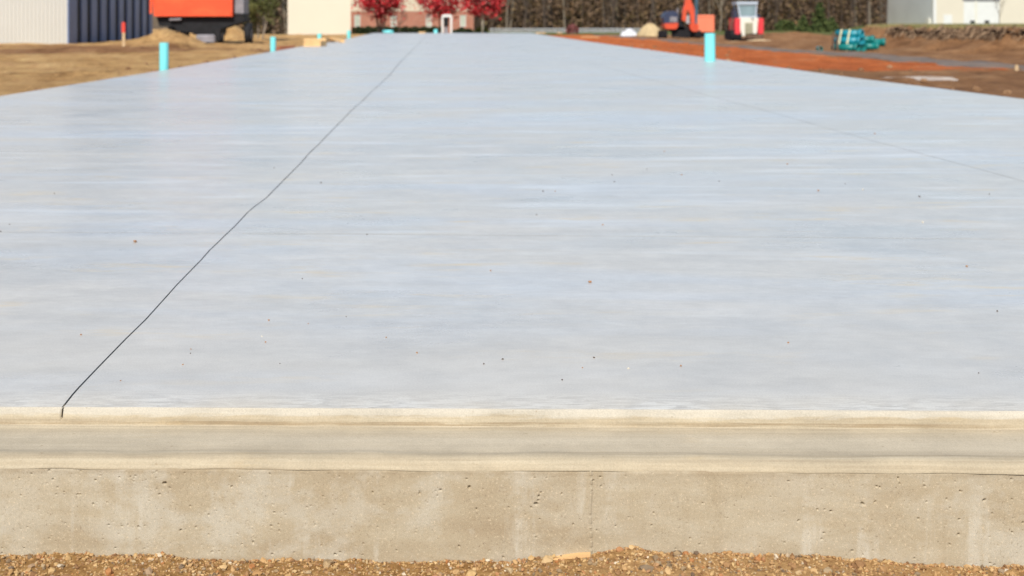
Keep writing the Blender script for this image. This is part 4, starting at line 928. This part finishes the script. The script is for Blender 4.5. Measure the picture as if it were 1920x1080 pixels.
def tyre(x, y, zc, r, w, parent, name='tyre'):
    mb = MB(); n = 28; prof_ = [(-w / 2, r * .55), (-w / 2, r * .88), (-w * .36, r), (w * .36, r), (w / 2, r * .88), (w / 2, r * .55)]
    vs = []
    for k in range(n):
        a = 2 * math.pi * k / n
        for u, q in prof_: vs.append((x + u, y + q * math.cos(a), zc + q * math.sin(a)))
    m_ = len(prof_); fs = [(k * m_ + j_, k * m_ + j_ + 1, ((k + 1) % n) * m_ + j_ + 1, ((k + 1) % n) * m_ + j_) for k in range(n) for j_ in range(m_ - 1)]
    mb.add(vs, fs); wh = mb.build(name, M['rubber'], parent, True)
    mb = MB(); mb.tube([(x - w * .42, y, zc), (x + w * .42, y, zc)], r * .56, 20); g = mb.build('rim', M['grey_steel']); g.parent = wh; g.location = (0, 0, 0)
    return wh
r_ = 0.54
for px, w_ in ((462, 0.31), (408.5, 0.2), (340, 0.31), (318, 0.31)):
    tyre(XX(px, d), d + 0.75, gt + r_ + 0.0, r_, w_, t)
mb = MB(); mb.box(XX(404, d), XX(413, d), d + 0.0, d + 0.03, ZZ(76, d), ZZ(52, d)); mb.build('mud_flap', M['rubber'], t)

# ------------------------------------------------------------ mini excavator and orange skip behind it
d = 84.0
def ex(px, row): return (XX(px, d), ZZ(row, d))
ge = float(gz(XX(1270, d), d))
t = thing('excavator', (XX(1272, d), d, ge), 'compact orange excavator with raised arm right of the sand heap', 'excavator')
def track(x0, x1, y0, y1, z0, h, parent):
    mb = MB(); n = 18; pts = []
    r = h / 2
    for k in range(n // 2 + 1): a = -math.pi / 2 + math.pi * k / (n // 2); pts.append((y1 - r + r * math.cos(a), z0 + r + r * math.sin(a)))
    for k in range(n // 2 + 1): a = math.pi / 2 + math.pi * k / (n // 2); pts.append((y0 + r + r * math.cos(a), z0 + r + r * math.sin(a)))
    m_ = len(pts); vs = [(x0, a, b) for a, b in pts] + [(x1, a, b) for a, b in pts]
    mb.add(vs, [tuple(range(m_)), tuple(range(2 * m_ - 1, m_ - 1, -1))] + [(k, (k + 1) % m_, m_ + (k + 1) % m_, m_ + k) for k in range(m_)])
    for k in range(7): mb.box(x0 - 0.01, x1 + 0.01, y0 + .1 + k * (y1 - y0 - .2) / 6.5, y0 + .16 + k * (y1 - y0 - .2) / 6.5, z0 + h - 0.01, z0 + h + 0.02)
    for k in range(3): mb.box(x0 - 0.01, x1 + 0.01, y0 - 0.03, y0 + 0.05, z0 + 0.12 + k * 0.12, z0 + 0.17 + k * 0.12)
    return mb.build('track', M['rubber'], parent)
track(XX(1238, d), XX(1248, d), d - 0.7, d + 1.0, ge, 0.48, t)
track(XX(1299, d), XX(1311, d), d - 0.7, d + 1.0, ge, 0.50, t)
mb = MB(); mb.prism([ex(1248, 55), ex(1262, 60), ex(1262, 70), ex(1292, 70), ex(1292, 60), ex(1299, 58), ex(1294, 50), ex(1262, 50)], d - 0.3, d + 0.6); mb.build('undercarriage', M['chassis'], t)
mb = MB(); mb.prism([ex(1243, 44), ex(1243.5, 52), ex(1248, 54.5), ex(1264, 54.5), ex(1268, 50), ex(1268, 43)], d - 0.62, d + 0.7); mb.build('body', M['machine_orange'], t)
mb = MB(); mb.prism([ex(1243, 43.5), ex(1241, 33), ex(1244, 25), ex(1250, 21.5), ex(1262, 20.5), ex(1268, 24), ex(1268.5, 43.5)], d - 0.55, d + 0.6); hood = mb.build('engine_hood', M['machine_navy'], t)
mb = MB(); mb.prism([ex(1253, 41.5), ex(1252.5, 33), ex(1256, 31), ex(1266.5, 32), ex(1267, 41.5)], d - 0.60, d - 0.555); g = mb.build('vent_panel', M['grey_steel']); g.parent = hood; g.location = (0, 0, 0)
mb = MB(); mb.tube([(XX(1269.5, d), d - .2, ZZ(34, d)), (XX(1269.5, d), d - .2, ZZ(16, d))], 0.05, 8); mb.build('exhaust', M['grey_steel'], t)
mb = MB(); mb.prism([ex(1269, 56), ex(1271, 34), ex(1277, 26), ex(1283, 56)], d - 0.3, d + 0.3); mb.build('mast', M['chassis'], t)
mb = MB(); mb.prism([ex(1276, 38), ex(1277, 22), ex(1281, 8), ex(1282, -6), ex(1289, -10), ex(1293, 2), ex(1299, 17), ex(1300, 44), ex(1293, 44), ex(1291, 26), ex(1286, 18), ex(1284, 26), ex(1283, 40)], d - 0.55, d - 0.25); mb.build('boom', M['machine_orange'], t)
mb = MB(); mb.prism([ex(1299.5, 46), ex(1301, -8), ex(1306.5, -8), ex(1304.5, 46)], d - 0.5, d - 0.3); mb.build('dipper_arm', M['arm_blue'], t)
mb = MB(); mb.prism([ex(1284, 44), ex(1285, 30), ex(1290, 28), ex(1290.5, 44)], d - 0.42, d - 0.32); mb.build('hydraulic_cylinder', M['galv'], t)
mb = MB(); mb.prism([ex(1289, 44.5), ex(1304, 44.5), ex(1306, 52), ex(1303, 59), ex(1295, 59), ex(1290, 54)], d - 0.75, d - 0.1); mb.build('bucket', M['machine_orange'], t)
d = 92.0
xa, xb = XX(1306, d), XX(1340, d)
t = thing('skip_container', ((xa + xb) / 2, d, ZZ(60, d)), 'boxy faded orange skip right beside the excavator arm', 'skip')
mb = MB(); mb.bbox(xa, xb, d, d + 1.3, ZZ(60, d), ZZ(28, d), 0.05); mb.build('box', M['salmon'], t)
mb = MB()
for q in (xa + 0.06, (xa + xb) / 2 - .03, xb - 0.12): mb.box(q, q + 0.06, d - 0.03, d - 0.002, ZZ(58, d), ZZ(31, d))
mb.box(xa - 0.01, xb + 0.01, d - 0.035, d - 0.002, ZZ(31, d), ZZ(29.3, d)); mb.build('rib', M['salmon'], t)
mb = MB(); mb.box(xa + 0.1, xb - 0.1, d + 0.2, d + 1.1, -0.45, ZZ(60, d) - 0.002); mb.build('skid', M['chassis'], t)

# ------------------------------------------------------------ compact loader
d = 75.0
gl = float(gz(XX(1400, d), d)); gl = min(gl, -0.33)
def lo(px, row): return (XX(px, d), ZZ(row, d))
t = thing('track_loader', (XX(1400, d), d, gl), 'compact red and white track loader seen from behind, grey glass cab', 'loader')
track(XX(1371, d), XX(1390, d), d - 0.1, d + 1.8, gl, 0.62, t); track(XX(1418, d), XX(1432, d), d + 0.2, d + 1.8, gl, 0.52, t)
mb = MB(); mb.prism([lo(1385, 33), lo(1385.5, 64), lo(1390, 67.5), lo(1397, 67.5), lo(1397, 63), lo(1418, 63), lo(1419, 62), lo(1422, 33)], d, d + 1.2); mb.build('body', M['off_white'], t)
mb = MB(); mb.bbox(XX(1396.5, d), XX(1411.5, d), d - 0.04, d - 0.003, ZZ(62.5, d), ZZ(42, d), 0.02)
for k in range(7): mb.box(XX(1397.5, d), XX(1410.5, d), d - 0.06, d - 0.042, ZZ(61 - k * 2.6, d), ZZ(60 - k * 2.6, d))
mb.build('grille', M['grille'], t)
for a, b, rb in ((1377.5, 1387.5, 68.5), (1421, 1431, 63.5)):
    mb = MB(); mb.prism([lo(a + .5, 34), lo(a, 60), lo(a + 1, rb), lo(b - 1, rb), lo(b, 60), lo(b, 34)], d - 0.08, d + 1.5); mb.build('side_tower', M['red'], t)
mb = MB(); mb.bbox(XX(1399, d), XX(1431, d), d - 0.12, d + 0.2, ZZ(73, d), ZZ(64.5, d), 0.03); mb.build('bumper', M['dark_soil'], t)
mb = MB()
for a0, a1, b0, b1 in (((1382, 4), (1385, 4), (1387, 33), (1390, 33)), ((1417.5, 4), (1420, 4), (1416, 33), (1419, 33))):
    mb.prism([lo(*a0), lo(*b0), lo(*b1), lo(*a1)], d + 0.05, d + 0.14); mb.prism([lo(*a0), lo(*b0), lo(*b1), lo(*a1)], d + 1.05, d + 1.14)
mb.prism([lo(1381, 3), lo(1381, 8.5), lo(1421, 8.5), lo(1421, 3)], d + 0.0, d + 1.2)
mb.prism([lo(1387, 29.5), lo(1387, 33), lo(1418.5, 33), lo(1418.5, 29.5)], d + 0.04, d + 0.15)
cab = mb.build('cab', M['cab_frame'], t)
mb = MB(); mb.prism([lo(1386.5, 9.5), lo(1389, 29), lo(1415.5, 29), lo(1416.5, 9.5)], d + 0.07, d + 0.10); g = mb.build('rear_window', M['cab_glass']); g.parent = cab; g.location = (0, 0, 0)
mb = MB(); mb.box(XX(1390, d), XX(1414, d), d + 0.5, d + 0.6, ZZ(33, d), ZZ(14, d)); g = mb.build('seat', M['cab_glass']); g.parent = cab; g.location = (0, 0, 0)
mb = MB(); mb.prism([lo(1379, 18), lo(1379, 34), lo(1385, 34), lo(1382.5, 18)], d + 0.2, d + 1.1); mb.build('lift_arm', M['machine_navy'], t); mb = MB(); mb.prism([lo(1421, 26), lo(1421, 34), lo(1427, 34), lo(1426, 28)], d + 0.2, d + 1.1); mb.build('lift_arm', M['machine_navy'], t)
mb = MB(); mb.tube([(XX(1375, d), d + .1, ZZ(34, d)), (XX(1371.5, d), d + 0.1, ZZ(50, d)), (XX(1373, d), d + .1, ZZ(62, d))], 0.05, 8); mb.build('hose', M['dark_soil'], t)
mb = MB(); mb.tube([(XX(1410, d), d - 0.05, ZZ(35, d)), (XX(1412, d), d - 0.05, ZZ(35, d))], 0.06, 8); mb.build('latch', M['chassis'], t)

# ------------------------------------------------------------ heaps of sand and stone
def heap(name, cx, cy, rx, ry, h, mat, label, seed, amp=0.12, cat='heap', z0=None):
    n, m_ = 40, 12; vs = []; r3 = random.Random(seed); ph = [r3.uniform(0, 6) for _ in range(6)]
    zb = float(gz(cx, cy)) - 0.05 if z0 is None else z0
    for j_ in range(m_ + 1):
        t_ = j_ / m_
        for k in range(n):
            a = 2 * math.pi * k / n; q = 1 + amp * (math.sin(3 * a + ph[0]) + .6 * math.sin(5 * a + ph[1]) + .5 * math.sin(9 * a + ph[2] + 3 * t_))
            zz = h * math.cos(t_ * math.pi / 2) ** 0.9 if t_ < 1 else 0
            vs.append((cx + rx * t_ * q * math.cos(a), cy + ry * t_ * q * math.sin(a), zb + zz * (1 + 0.08 * math.sin(7 * a + ph[3] + 9 * t_))))
    fs = [(j_ * n + k, (j_ + 1) * n + k, (j_ + 1) * n + (k + 1) % n, j_ * n + (k + 1) % n) for j_ in range(m_) for k in range(n)]
    return tag(mesh_obj(name, vs, fs, mat, smooth=True), label, cat)
heap('sand_heap', XX(1219, 97), 97, 1.02, 1.3, 0.98, M['sand'], 'cream coloured sand heap left of the excavator', 1)
heap('stone_heap', XX(1181, 99), 99, 0.68, 0.8, 0.62, M['white_stone'], 'white stone heap left of the sand heap', 2, 0.2)
heap('soil_heap', XX(1216, 99), 98.8, 0.75, 0.6, 1.13, M['dark_soil'], 'dark soil heap showing just above the sand heap', 3)
heap('dirt_heap', XX(1382, 69), 69, 0.75, 0.5, 0.10, M['stake'], 'flat pale dirt heap before the loader tracks', 4)
heap('dirt_heap', XX(1425, 68), 68, 1.0, 0.5, 0.16, M['stake'], 'wider pale dirt heap before the loader at right', 5)

# roots and overhanging sod at the top of the cut bank
def bank_top(y): return 17 + max(0, y - 55) * 0.32 + 0.5 * math.sin(y * 0.5) + 0.25 * math.sin(y * 1.7) + 2.4
mb = MB(); r4 = random.Random(4)
for k in range(1100):
    y = r4.uniform(38, 56) if k % 4 == 0 else r4.choice((r4.gauss(45.9, 1.2), r4.gauss(52.5, 1.2), r4.uniform(38, 50))); x = bank_top(y) + r4.uniform(-0.52, -0.10); z = float(gz(x + 0.15, y)) + r4.uniform(-.02, .05)
    L = r4.uniform(0.08, 0.38); mb.tube([(x, y, z), (x - 0.08 - r4.random() * .1, y + r4.uniform(-.08, .08), z - L * .5), (x - 0.10, y + r4.uniform(-.1, .1), z - L)], [0.018, 0.014, 0.006], 4, caps=False)
tag(mb.build('roots', M['root']), 'tangled pale roots hanging at the top of the brown bank', 'roots', kind='stuff')
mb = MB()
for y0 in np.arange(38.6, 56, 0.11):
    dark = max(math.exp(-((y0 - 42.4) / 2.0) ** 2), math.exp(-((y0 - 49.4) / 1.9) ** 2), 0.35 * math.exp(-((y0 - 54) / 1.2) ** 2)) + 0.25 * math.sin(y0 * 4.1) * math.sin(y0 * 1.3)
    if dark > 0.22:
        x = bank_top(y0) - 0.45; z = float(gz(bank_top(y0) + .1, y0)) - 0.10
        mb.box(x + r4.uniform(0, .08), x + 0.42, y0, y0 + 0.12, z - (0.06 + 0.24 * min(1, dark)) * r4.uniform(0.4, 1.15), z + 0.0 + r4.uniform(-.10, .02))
M['hollow'] = plain('hollow_shade_soil', (0.035, 0.02, 0.013), 0.95, 0.5, 5, 0.1)
tag(mb.build('hollow_shade_boxes', M['hollow']), kind='structure')  # dark boxes on the bank face; their colour stands in for shade in hollows
# dry grass fringe on the bank
n = 16000; yy = 36 + 60 * rng.random(n) ** 1.2; bt = np.array([bank_top(v) for v in yy]); xx = bt + rng.uniform(-0.15, 3.0, n); P = np.stack([xx, yy, gz(xx, yy)], -1)
hh = rng.uniform(0.04, 0.14, n); w_ = 0.012; dx = rng.normal(0, 0.03, n)
V_ = np.stack([P + np.array([-w_, 0, -0.02]), P + np.array([w_, 0, -0.02]), P + np.stack([dx, 0 * dx, hh], -1)], 1).reshape(-1, 3)
M['dry_grass'] = island_mat('dry_grass', [(0.0, (0.10, 0.105, 0.035)), (0.6, (0.20, 0.18, 0.075)), (1.0, (0.40, 0.30, 0.15))], 0.9)
tag(np_obj('grass', V_, np.arange(3 * n).reshape(n, 3), M['dry_grass']), 'thin olive and straw grass fringing the top of the bank', 'grass', kind='stuff')
# clods along the slab edges
bv, bf = ico(2); VV = []; FF = []; off = 0
for k in range(420):
    if k < 200: y = r4.uniform(8, 60); x = -4.35 - abs(r4.gauss(0, 1.2)) - .1; s = r4.uniform(0.02, 0.09)
    else: y = r4.uniform(8, 60); x = 5.75 + abs(r4.gauss(0, 2.0)); s = r4.uniform(0.02, 0.08)
    p = bv * (1 + 0.15 * rng.standard_normal((len(bv), 1))) * np.array([1, 1, .7]) * s + np.array([x, y, float(gz(x, y)) + s * .2]); VV.append(p); FF.append(bf + off); off += len(bv)
M['clod'] = island_mat('dirt_clods', [(0.0, (0.17, 0.09, 0.045)), (0.7, (0.26, 0.15, 0.078)), (1.0, (0.33, 0.21, 0.12))], 0.95)
tag(np_obj('dirt_clods', np.concatenate(VV), np.concatenate(FF), M['clod']), 'loose dirt clods scattered on the earth beside the slab', 'clods', kind='stuff')
